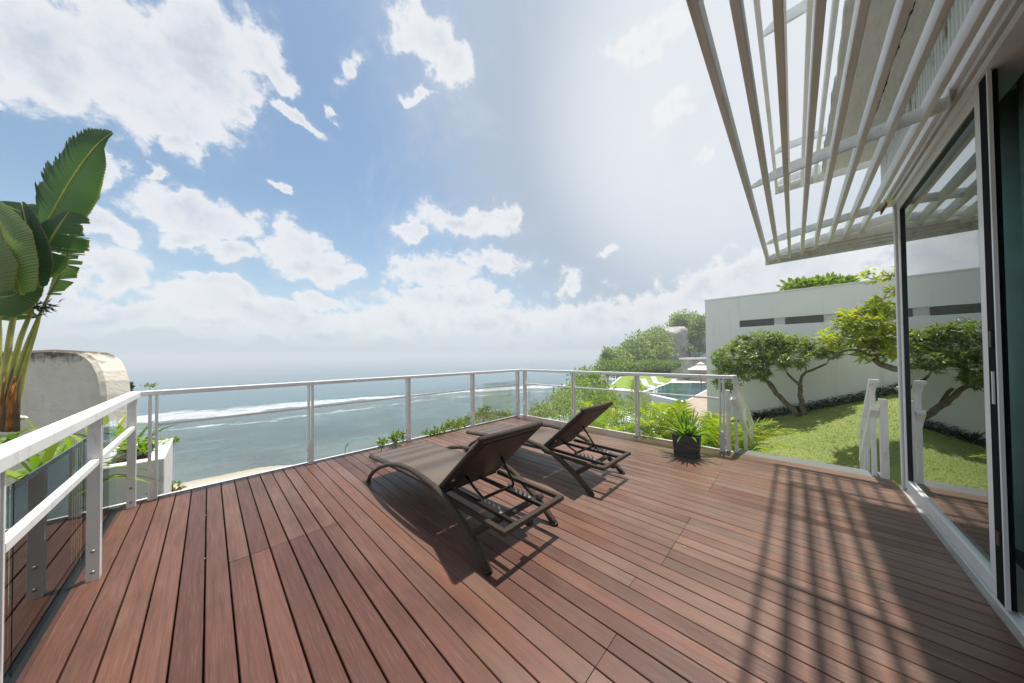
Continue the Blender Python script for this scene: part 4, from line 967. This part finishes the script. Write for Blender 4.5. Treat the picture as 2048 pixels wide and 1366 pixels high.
# trees on the cliff beyond the far corner, right to left up the hill
cliff = [
 ('broad dark green tree on the cliff seen through the far corner railing', [(1158, 778, 14), (1135, 797, 13), (1185, 765, 15), (1172, 755, 15), (1122, 815, 12.5), (1205, 790, 15)], (.8, .8, .62), 5000, .13, 'leaf_tree', (.25)),
 ('bright bushy tree just below the railing right of the dark cliff tree', [(1205, 800, 11.5), (1225, 815, 11), (1180, 820, 11)], (.8, .7, .5), 2500, .10, 'leaf_bush', 0),
 ('leaning thin tree at the left tip of the hillside wood', [(1216, 705, 36), (1212, 718, 36), (1222, 712, 37)], (.8, .8, .7), 900, .34, 'leaf_far', .1),
 ('round crowned tree next to the thin tree on the hill', [(1240, 712, 37), (1232, 730, 36), (1250, 728, 36)], (1.6, 1.5, 1.3), 2600, .34, 'leaf_far', .1),
 ('dense tree in the middle of the hillside wood', [(1265, 700, 38), (1280, 712, 37), (1275, 690, 38)], (1.7, 1.6, 1.4), 3000, .34, 'leaf_far', 0),
 ('tall billowing tree left of the pale rock face', [(1300, 682, 40), (1318, 672, 41), (1310, 700, 39), (1325, 695, 40)], (1.7, 1.6, 1.6), 3600, .34, 'leaf_far', .1),
 ('dark low tree at the foot of the pale rock face', [(1322, 705, 38), (1300, 715, 37)], (1.6, 1.4, 1.0), 2200, .3, 'leaf_tree', 0),
 ('tall pale tree top above the pale rock face', [(1365, 640, 44), (1355, 650, 44), (1372, 655, 44), (1385, 645, 45)], (1.5, 1.5, 1.5), 3200, .36, 'leaf_far', .15),
 ('dark leaved tree touching the left edge of the white wall', [(1398, 650, 42), (1385, 668, 42), (1370, 672, 42), (1408, 645, 42)], (1.4, 1.4, 1.2), 3200, .34, 'leaf_tree', 0),
 ('grey green bushes spilling over the ledge left of the white wall', [(1385, 690, 42), (1400, 698, 42), (1372, 700, 41)], (1.6, 1.3, .8), 2400, .3, 'leaf_far', 0),
 ('light green tree behind the hedge and the lawn below the hillside', [(1212, 735, 34), (1228, 738, 33), (1243, 732, 34)], (1.5, 1.4, 1.0), 2600, .3, 'leaf_bush', 0)]
for lab, pts_, rr3, cnt, sz, mt, tb_ in cliff:
    if pts_[0][2] > 30: pts_ = [(a, b, c*1.5) for a, b, c in pts_]; rr3 = tuple(q*1.5 for q in rr3); sz *= 1.45
    cs = [dep(*p) for p in pts_]; bx_ = sum((c.x for c in cs))/len(cs)+.2; by_ = sum((c.y for c in cs))/len(cs); bz = min(GH(bx_, by_), min(c.z for c in cs)-.5)
    bush('tree', lab, (bx_, by_, bz), [(c, tuple(q*random.uniform(.85, 1.15) for q in rr3)) for c in cs], cnt, sz, mt, .5, 'trees on the cliff and hillside', .3, True, 'tree', tb_)
rf = LV()
for k in range(260):
    c = dep(1212+random.gauss(0, 5), 760+random.gauss(0, 5), 15); rf.leaf(c, (random.gauss(0, 1), random.gauss(0, 1), random.random()), (0, 0, 1), .09, .03, .2, (random.random(), random.random()))
mk_leaf('leaf_red', (.35, .10, .03), (.42, .16, .04), (.3, .22, .05)); tag(rf.build('flowering_bush', 'leaf_red'), 'orange red flowering twigs at the left end of the distant lawn', 'bush')

# rock face and ledges on the hillside
def lump(name, label, cat, c, r_, mat, seed, flat=.0):
    import mathutils
    m__ = MB(); vs = []; nu, nv = 26, 16; fs = []
    for j in range(nv+1):
        for i in range(nu):
            th = math.pi*j/nv; ph = 2*math.pi*i/nu; d = Vector((math.sin(th)*math.cos(ph), math.sin(th)*math.sin(ph), math.cos(th)))
            e = Vector([math.copysign(abs(q)**.55, q) for q in d]); k = 1+.16*mathutils.noise.fractal(d*1.7+Vector((seed, 0, 0)), 1, 2, 4)
            vs.append((c[0]+e.x*r_[0]*k, c[1]+e.y*r_[1]*k, c[2]+e.z*r_[2]*k))
    for j in range(nv):
        for i in range(nu): a = j*nu; fs.append((a+i, a+(i+1) % nu, a+nu+(i+1) % nu, a+nu+i))
    m__.add(vs, fs, True); return tag(m__.build(name, mat), label, cat)
simple('rock', (.42, .40, .36), .95, .1, .25, 1.2, bump=1, bs=3, dirt=(.16, .17, .11), dsc=(.6, .6, .3))
lump('rock_outcrop', 'pale limestone rock face rising between the hillside trees', 'rock', dep(1345, 700, 64), (3.3, 3.3, 4.9), 'rock', 3)
lump('rock_outcrop', 'grey overgrown rock ledge beside the white wall', 'rock', dep(1390, 695, 68), (4.5, 4.5, 3.9), 'rock', 9)
# neighbouring villa ledge with glass balustrade
nb = empty('villa_terrace', dep(1395, 722, 40), 'concrete villa ledge with glass balustrade above the parasol', 'terrace')
cN = dep(1398, 716, 40); d1 = (CR*1.0).normalized()
MB().bar(cN-d1*2.2+Vector((0, 0, -.1)), cN+d1*4, 2.0, .22).build('ledge', 'wall_white', nb)
MB().bar(cN-d1*2.0+Vector((0, 0, -1.2)), cN+d1*4+Vector((0, 0, -1.2)), 1.4, 1.9).build('ledge_wall', 'rock', nb)
MB().bar(cN-d1*1.6-CF*.9+Vector((0, 0, .45)), cN+d1*4-CF*.9+Vector((0, 0, .45)), .03, .8).build('balustrade_glass', 'rail_glass', nb)

# pool terrace
PZ = -2.2
def q2(px, py): v = on(2, PZ, px, py); return (v.x, v.y)
A = q2(1211, 777); B = q2(1290, 787); C_ = q2(1372, 805); Dd = q2(1345, 850)
far1 = q2(1250, 746); far2 = (75, 16); far3 = (75, -6); near = (13.5, 3.0); near2 = (14, -4)
ter = MB(); ter.prism([A, B, C_, Dd, near, near2, far3, far2, far1][::-1], -9, PZ)
struct(ter.build('pool_terrace', 'wall_white'))
gp = [q2(1218, 775), q2(1285, 780), q2(1338, 765), q2(1352, 750), q2(1250, 748)]
struct(MB().prism(gp[::-1], PZ+.004, PZ+.05).build('terrace_lawn', 'far_grass'))
pp = [q2(1291, 785), q2(1371, 802), q2(1408, 782), q2(1440, 766), q2(1340, 766)]
struct(MB().prism(pp[::-1], PZ+.004, PZ+.03).build('pool_water', 'pool'))
pv = [q2(1373, 803), q2(1348, 849), (13.7, 2.9), (14.1, -3.9), (60, -5), q2(1436, 768), q2(1410, 783)]
struct(MB().prism(pv[::-1], PZ+.004, PZ+.035).build('pool_paving', 'terrace_paving'))
struct(MB().prism([q2(1342, 764.5), q2(1440, 764.5), q2(1440, 750.5), q2(1354, 750.5)][::-1], PZ+.004, PZ+.035).build('far_paving', 'white_roof'))
# hedge behind the lawn
hd = [dep(px, py, 50+k*.6) for k, (px, py) in enumerate([(1262, 737), (1285, 733), (1305, 730), (1325, 732), (1350, 733), (1372, 736)])]
bush('hedge', 'clipped bright green hedge along the far side of the distant lawn', (hd[2].x, hd[2].y, PZ), [(p, (2.2, 2.0, 1.0)) for p in hd], 9000, .24, 'leaf_hedge', .5, None, .7, False, 'hedge', .1)
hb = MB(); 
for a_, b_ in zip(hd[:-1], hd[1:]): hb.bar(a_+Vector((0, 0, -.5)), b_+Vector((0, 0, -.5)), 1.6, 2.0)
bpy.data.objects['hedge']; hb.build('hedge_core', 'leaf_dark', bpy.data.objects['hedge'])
# parasol
pb = dep(1402, 760, 35); pb.z = PZ
pa = empty('parasol', pb, 'cream parasol on an orange wooden pole beyond the pool', 'parasol')
topz = dep(1402, 727, 35).z; rimz = dep(1402, 739, 35).z
MB().tube([pb, Vector((pb.x, pb.y, topz+.1))], .05, 8).build('pole', 'orange_wood', pa)
cn = MB(); n = 8; cn.add([(pb.x, pb.y, topz)]+[(pb.x+1.45*math.cos(6.283*k/n), pb.y+1.45*math.sin(6.283*k/n), rimz) for k in range(n)]+[(pb.x, pb.y, topz-.06)], [(0, 1+k, 1+(k+1) % n) for k in range(n)]+[(n+1, 1+(k+1) % n, 1+k) for k in range(n)])
cn.build('canopy', 'umbrella_cloth', pa)
vt = MB(); vt.add([(pb.x, pb.y, topz+.22)]+[(pb.x+.45*math.cos(6.283*k/n), pb.y+.45*math.sin(6.283*k/n), topz-.06) for k in range(n)], [(0, 1+k, 1+(k+1) % n) for k in range(n)]); vt.build('vent_cap', 'umbrella_cloth', pa)
def pool_chair(px, py, d, label, ang):
    p = on(2, PZ+.05, px, py); e = empty('deck_chair', p, label, 'deck chair', 'white deck chairs by the pool')
    M_ = Matrix.Translation(p) @ Matrix.Rotation(ang, 4, 'Z')
    T_ = lambda v: M_ @ Vector(v)
    MB().bar(T_((-.9, 0, .33)), T_((.35, 0, .33)), .6, .06).build('seat', 'wall_white', e)
    MB().bar(T_((.35, 0, .33)), T_((.85, 0, .95)), .6, .06).build('backrest', 'wall_white', e)
    for sx in (-.8, .3):
        for sy in (-.25, .25): MB().bar(T_((sx, sy, 0)), T_((sx, sy, .3)), .05, .05, (1, 0, 0)).build('leg', 'wall_white', e)
pool_chair(1296, 778, 0, 'white deck chair at the pool corner on the distant lawn edge', .9)
pool_chair(1316, 772, 0, 'white deck chair second from the pool corner', .9)
pool_chair(1385, 757, 0, 'white lounger under the cream parasol', .3)
pool_chair(1404, 756, 0, 'white lounger right of the parasol pole, against the white wall', .3)
# low white roof and creeper between deck and pool
wr = MB(); q3 = lambda px, py, z: tuple(on(2, z, px, py)[:2])
WZ = -1.6
wr.prism([q3(1072, 842, WZ), q3(1155, 822, WZ), q3(1330, 822, WZ), (13.3, 2.6), (9.0, 2.4), (5.6, 4.8)][::-1], -6, WZ)
tag(wr.build('flat_roof', 'white_roof'), 'flat pale roof of the room below the palms', 'roof')
cb = empty('cable_fence', (6, 5.5, -1.5), 'thin pale cables with creeper running along the edge of the flat roof', 'cable fence')
for k in range(4):
    a_ = dep(1052, 832+3*k, 6.5); b_ = dep(1160, 800+5*k, 9.5); MB().tube([a_, b_], .006, 5).build('cable', 'white_metal', cb)
clump_leaves([dep(1080, 830, 7), dep(1105, 822, 7.8), dep(1130, 815, 8.6), dep(1155, 808, 9.3)], [(.3, .3, .10)]*4, 1100, .06, 'leaf_bush', 'creeper', cb, .5, .1)

# ------------------------------------------------------------------ left side: rendered wall, planter, plants
import mathutils
def stone_wall():
    # profile in its own plane (seen from the deck): long wall ending in a rounded, eroded shoulder
    e = Vector((-1.0, 6.6, 0)); n = 44; m__ = MB(); d = CR.copy(); d.z = 0; d.normalize(); nrm = Vector((-d.y, d.x, 0))
    dist = 4.6
    def wp(px, py): return dep(px, py, dist)
    out = [(-420, 712), (-150, 706), (30, 702), (75, 700), (100, 699), (135, 701), (155, 703), (172, 710), (186, 722), (196, 742), (202, 762), (205, 790), (206, 840), (207, 960), (207, 1100), (-420, 1100)]
    dense = []
    for k in range(len(out)-3):
        a, b_ = out[k], out[k+1]
        for s in range(4): u = s/4; dense.append((a[0]+(b_[0]-a[0])*u+random.gauss(0, .03), a[1]+(b_[1]-a[1])*u+random.gauss(0, .03)))
    dense += out[-3:]
    fr = [wp(*p) for p in dense]; bk = [v+CF*.34+Vector((0, 0, -.02)) for v in fr]; rim = [v+CF*.06+Vector((0, 0, .0)) for v in fr]
    N_ = len(fr); cen = wp(60, 860)
    inner = [v.lerp(cen, .03)-CF*.0 for v in fr]
    vs = inner+[v+CF*.05 for v in fr]+bk; fs = [tuple(range(N_))]+[(i, N_+i, N_+(i+1) % N_, (i+1) % N_) for i in range(N_)]+[(N_+i, 2*N_+i, 2*N_+(i+1) % N_, N_+(i+1) % N_) for i in range(N_)]+[tuple(range(2*N_, 3*N_))[::-1]]
    m__.add(vs, fs); return m__.build('boundary_wall', 'stone')
tag(stone_wall(), 'weathered beige plastered wall with a rounded eroded shoulder at the left', 'wall')
rk = lump('rock', 'brown eroded stone sitting on the shoulder of the plastered wall', 'rock', dep(188, 722, 4.9), (.20, .22, .13), 'stone', 5)

pw = empty('planter', (-.75, 5.3, 0), 'white concrete planter wall at the left corner beyond the glass railing', 'planter')
pA = dep(248, 915, 3.05); pB = on(2, .30, 340, 893)
b = MB(); x0, x1, y0, y1 = -.80, -.31, 4.66, 5.75
b.box(x0, x1, y0, y0+.12, -3, .28); b.box(x1-.12, x1, y0+.121, y1, -3, .28); b.box(x0, x1, y1-.1, y1-.001+.1, -3, .27); b.build('planter_wall', 'planter_white', pw, .012)
MB().box(x0, x1-.121, y0+.121, y1-.101, -3, .16).build('soil', 'soil', pw)
def straplant(label, base, n, L, w, spread, mat='leaf_strap', grp='strap leaved plants behind the left railing', drp=(.6, 1.6), name='strap_leaf_plant'):
    e = empty(name, base, label, 'plant', grp)
    for k in range(n):
        a = random.uniform(0, 6.28); t_ = random.uniform(.15, spread)
        strap(e, Vector(base)+Vector((random.gauss(0, .04), random.gauss(0, .04), 0)), (math.cos(a)*math.sin(t_), math.sin(a)*math.sin(t_), math.cos(t_)), L*random.uniform(.6, 1.15), w*random.uniform(.7, 1.2), random.uniform(*drp), mat, tint=(random.random(), random.random()*.85))
    return e
def gb(px, py, d): return dep(px, py, d)
straplant('bright strap leaved plant filling the gap behind the nearest glass panel', gb(90, 985, 2.3), 26, .62, .055, 1.1)
straplant('yellow green strap leaved plant behind the second railing panel', gb(150, 945, 2.6), 22, .55, .05, 1.2)
straplant('upright strap leaved plant in front of the plastered wall', gb(205, 905, 3.0), 18, .52, .045, .9)
straplant('dark green leafy plant between the corner post and the planter', gb(262, 905, 3.3), 16, .45, .05, .9, 'leaf_bush')
straplant('arching leaves trailing over the rim of the white planter', gb(300, 905, 3.4), 18, .34, .035, 1.3)
straplant('green leaves at the foot of the big banana plant', gb(15, 900, 2.7), 16, .45, .06, 1.0, 'leaf_bush')
bush('shrub', 'small yellow leaved shrub low beside the white planter wall', gb(345, 985, 3.6), [(gb(350, 975, 3.6), (.05, .05, .06)), (gb(330, 885, 3.7), (.12, .10, .03))], 160, .05, group='small shrubs at the planter')
rd = LV()
for k in range(50): rd.leaf(gb(356, 983, 3.6)+Vector([random.gauss(0, .015) for _ in range(3)]), (random.gauss(0, 1), random.gauss(0, 1), random.random()), (0, 0, 1), .04, .02, .2, (random.random(), random.random()*.5))
tag(rd.build('red_flower', 'leaf_red'), 'small orange red flower head below the deck corner', 'flower')
ls = MB(); ls.tube([gb(312, 780, 5.2), gb(314, 772, 5.2)], .02, 5); 
bush('distant_tree', 'wispy dark tree top peeking over the corner of the railing', gb(298, 860, 8), [(gb(300, 770, 8), (.13, .12, .05))], 150, .05, 'leaf_far', group=None, cat='tree')
# dark cypress like tip beside wall end
bush('shrub', 'thin dark shrub tip behind the rounded end of the plastered wall', gb(256, 860, 5.6), [(gb(256, 775, 5.6), (.05, .05, .12))], 160, .06, 'leaf_dark')
# dark bank under the left railing
bk_ = MB(); bk_.prism([(-6, -2), (-.60, -2), (-.60, 4.5), (-6, 7)][::-1], -3.2, -.75); struct(bk_.build('soil_bank', 'soil'))

# shell shaped white lamp or flower bud beside the banana stem
sc_ = MB(); c = gb(38, 836, 2.75)
vs = []; n = 14
for j in range(7):
    th = math.pi*j/6
    for i in range(n): a = 6.283*i/n; vs.append(c+CR*(.075*math.cos(th)*-1)+CU*(.024*math.sin(th)*math.sin(a))+CF*(.03*math.sin(th)*math.cos(a)))
fs = [(j*n+i, j*n+(i+1) % n, (j+1)*n+(i+1) % n, (j+1)*n+i) for j in range(6) for i in range(n)]
sc_.add(vs, fs, True); tag(sc_.build('stone_ornament', 'planter_white'), 'small pale shell shaped ornament beside the banana stem', 'ornament')

# ------------------------------------------------------------------ banana like plant
BD = 2.75; K = BD/F
be = empty('banana_plant', dep(8, 870, BD), 'tall banana plant with big torn leaves at the left edge', 'banana plant')
def lp(px, py, dz=0): return dep(px, py, BD+dz)
def curve(pts_, n):
    pts_ = [Vector(p) for p in pts_]; out = []
    m_ = len(pts_)-1
    for k in range(n+1):
        t = k/n*m_; i = min(m_-1, int(t)); u = t-i; a = pts_[max(i-1, 0)]; b_ = pts_[i]; c = pts_[i+1]; d = pts_[min(i+2, m_)]
        out.append(.5*((2*b_)+(c-a)*u+(2*a-5*b_+4*c-d)*u*u+(3*b_-a-3*c+d)*u**3))
    return out
def big_leaf(rib, wl, wr_, mat, fray=0., frayside=-1, tears=0, curl=.12, tint=(.5, .2), n=64, name='leaf', facing=None):
    """rib: list of points; wl/wr width profiles (lists) to the left and right of the rib; tears split the blade along its veins"""
    c = curve(rib, n); fc = facing or -CF
    s = LV(); uv = []
    def prof(w, u):
        t = u*(len(w)-1); i = min(len(w)-2, int(t)); return w[i]+(w[i+1]-w[i])*(t-i)
    for side, w in ((-1, wl), (1, wr_)):
        cols = 6; k = 0; strips = []
        tear = [False]*(n+1)
        tpos = sorted(random.sample(range(4, n-2), tears)) if tears and side == frayside else []
        segs = []; st_ = 0
        for t in tpos+[n]:
            segs.append((st_, t)); st_ = t
        for si, (a0, a1) in enumerate(segs):
            sh = random.gauss(0, .10) if tears and side == frayside else 0
            wk = random.uniform(.8, 1.05) if tears and side == frayside else 1
            base_i = s.n
            for k in range(a0, a1+1):
                u = k/n; d = (c[min(k+1, n)]-c[max(k-1, 0)]).normalized(); sd = d.cross(fc).normalized()*side*1.0
                vein = (sd*.93+d*.36).normalized(); W_ = prof(w, u)*wk
                if fray and side == frayside: W_ *= 1-fray*random.random()
                shr = 1.
                if len(segs) > 1:  # strips narrow toward their ends
                    pass
                for j in range(cols+1):
                    q = j/cols; mid = (k-a0)/max(1, a1-a0)-.5
                    p = c[k]+vein*(W_*q)+fc*(curl*W_*(math.sin(q*1.5)*.9)-W_*curl*1.6*q*q) + fc*(sh*W_*q*q)
                    if len(segs) > 1: p = p - d*(mid*q*q*(c[a1]-c[a0]).length*.28)
                    p = p+fc*(.0025*math.sin(k*2.1)*q)
                    s.v.append(tuple(p)); s.t.append(tint); uv.append((side*q, u*len(c)/10.))
                    s.n += 1
            for k in range(a1-a0):
                for j in range(cols):
                    a = base_i+k*(cols+1)+j; s.f.append((a, a+1, a+cols+2, a+cols+1))
    o = s.build(name, mat, be); me = o.data; uvl = me.uv_layers.new(name='uv'); li = np.empty(len(me.loops), np.int32); me.loops.foreach_get('vertex_index', li)
    uvl.data.foreach_set('uv', np.array(uv, np.float32)[li].ravel()); me.polygons.foreach_set('use_smooth', [True]*len(me.polygons))
    r_ = MB(); r_.tube([p+fc*.002 for p in c[::3]], [.012*(1-.8*i/len(c[::3])) for i in range(len(c[::3]))], 6); q = r_.build('midrib', 'petiole', o); q.location = (0, 0, 0)
    q.location = be.location; q.location = (0, 0, 0)
    # child of a child: vertices are already in world space relative to the plant
    return o
m2 = lambda px: px*K
L_ = big_leaf
L_([lp(84, 470, .05), lp(105, 430), lp(135, 375), lp(170, 322, -.03), (lp(200, 285, -.03)), lp(226, 266, .0)], [m2(x) for x in (20, 75, 88, 84, 78, 66, 50, 30, 5)], [m2(x) for x in (10, 46, 60, 62, 52, 36, 14, 5, 1)], 'leaf_banana', fray=.30, tint=(.35, .1), curl=.15, n=150)
L_([lp(70, 560, -.10), lp(90, 502, -.12), (lp(112, 462, -.12)), lp(138, 424, -.08)], [m2(x) for x in (22, 40, 44, 40, 34, 22, 6)], [m2(x) for x in (40, 66, 62, 54, 48, 38, 20)], 'leaf_banana', tears=5, fray=.05, frayside=1, tint=(.25, .1), curl=.1)
L_([lp(98, 590, .10), lp(120, 550, .12), lp(138, 500, .12), lp(148, 460, .12)], [m2(x) for x in (4, 18, 20, 16, 4)], [m2(x) for x in (20, 34, 32, 28, 14)], 'leaf_banana', tears=9, fray=.1, frayside=1, tint=(.9, .5), curl=.2)
L_([lp(80, 575, -.16), lp(68, 520, -.2), lp(57, 465, -.2), lp(44, 405, -.14)], [m2(x) for x in (6, 20, 24, 18, 3)], [m2(x) for x in (10, 28, 26, 18, 3)], 'leaf_banana', tint=(.1, .0), curl=.35)
L_([lp(45, 590, -.25), lp(25, 520, -.3), lp(5, 455, -.3), lp(-25, 395, -.25)], [m2(x) for x in (20, 50, 56, 45, 5)], [m2(x) for x in (22, 40, 42, 26, 4)], 'leaf_banana_light', tint=(.5, .3), curl=.2)
L_([lp(-10, 590, -.32), lp(-20, 550, -.35), lp(-30, 510, -.35), lp(-45, 460, -.3)], [m2(x) for x in (20, 40, 40, 5)], [m2(x) for x in (28, 46, 36, 4)], 'leaf_banana_light', tint=(.8, .5), curl=.2)
L_([lp(-60, 600, -.1), lp(-20, 596, -.2), lp(30, 590, -.2), lp(80, 560, -.1)], [m2(x) for x in (10, 22, 20, 14, 3)], [m2(x) for x in (14, 34, 40, 26, 4)], 'leaf_banana', tint=(.5, .3), curl=.2)
L_([lp(120, 505, .2), lp(80, 440, .2), lp(45, 425, .2), lp(0, 405, .2)], [m2(x) for x in (6, 20, 20, 12, 3)], [m2(x) for x in (6, 24, 26, 18, 3)], 'leaf_banana', tint=(.2, 0), curl=.2)
L_([lp(75, 632, .05), lp(50, 630, .1), lp(20, 632, .1), lp(-10, 636, .1)], [m2(x) for x in (4, 10, 11, 2)], [m2(x) for x in (3, 12, 10, 2)], 'leaf_banana', tint=(.2, 0), curl=.2)
L_([lp(70, 632, .0), lp(92, 618, 0), lp(118, 612, .05)], [m2(x) for x in (5, 12, 8, 2)], [m2(x) for x in (8, 10, 6, 2)], 'dry', tears=0, tint=(.2, 0)) if False else None
dl = LV()
for k in range(70):
    c = lp(82+random.gauss(0, 14), 615+random.gauss(0, 5), random.gauss(0, .05)); dl.leaf(c, CR*random.gauss(.6, .8)+CU*random.gauss(0, .3), -CF, .07, .012, .2, (0, 0))
o = tag(dl.build('dry_leaf', 'leaf_dark', be), kind='stuff')
# petioles
for pts_, r0, r1 in [([(10, 850), (22, 760), (40, 680), (68, 600), (84, 470)], .034, .012), ([(5, 840), (12, 740), (22, 660), (36, 600), (45, 590)], .036, .014), ([(18, 850), (30, 770), (50, 700), (75, 640), (98, 590)], .030, .012),
                      ([(22, 850), (38, 780), (55, 715), (75, 650), (79, 628)], .026, .011), ([(28, 850), (40, 790), (52, 730), (68, 672), (77, 645)], .024, .010), ([(-6, 850), (-4, 740), (-2, 650), (-10, 590)], .034, .014)]:
    c = curve([lp(x, y, .02*i_-.04) for i_, (x, y) in enumerate(pts_)], 20); MB().tube(c, [.72*(r0+(r1-r0)*k/20) for k in range(21)], 9).build('petiole', 'petiole', be)
for k in range(16):
    x = random.uniform(-12, 34); h = random.uniform(40, 130); w = random.uniform(.012, .026); p = [lp(x, 862, -.08), lp(x+3, 862-h*.5, -.10), lp(x+random.uniform(4, 14), 862-h, -.06+random.gauss(0, .02))]
    MB().tube(curve(p, 8), [w*(1-.9*(i_/8)**1.5) for i_ in range(9)], 7, 1.).build('leaf_sheath', 'sheath' if k % 3 else 'dry', be)

hz = MB(); hz.box(-3500, 5500, -1500, 6500, -21, 16)
hm = bpy.data.materials.new('haze'); hm.use_nodes = True; ht = hm.node_tree; ht.nodes.clear(); pv_ = ht.nodes.new('ShaderNodeVolumePrincipled'); ho = ht.nodes.new('ShaderNodeOutputMaterial')
pv_.inputs['Color'].default_value = (.88, .94, 1, 1); pv_.inputs['Density'].default_value = .0019; ht.links.new(pv_.outputs[0], ho.inputs['Volume'])
MATS['haze'] = hm; hzo = hz.build('haze', 'haze'); hzo['kind'] = 'stuff'; hzo['label'] = 'thin sea haze over the water'; hzo['category'] = 'haze'
print('objects', len(bpy.data.objects))
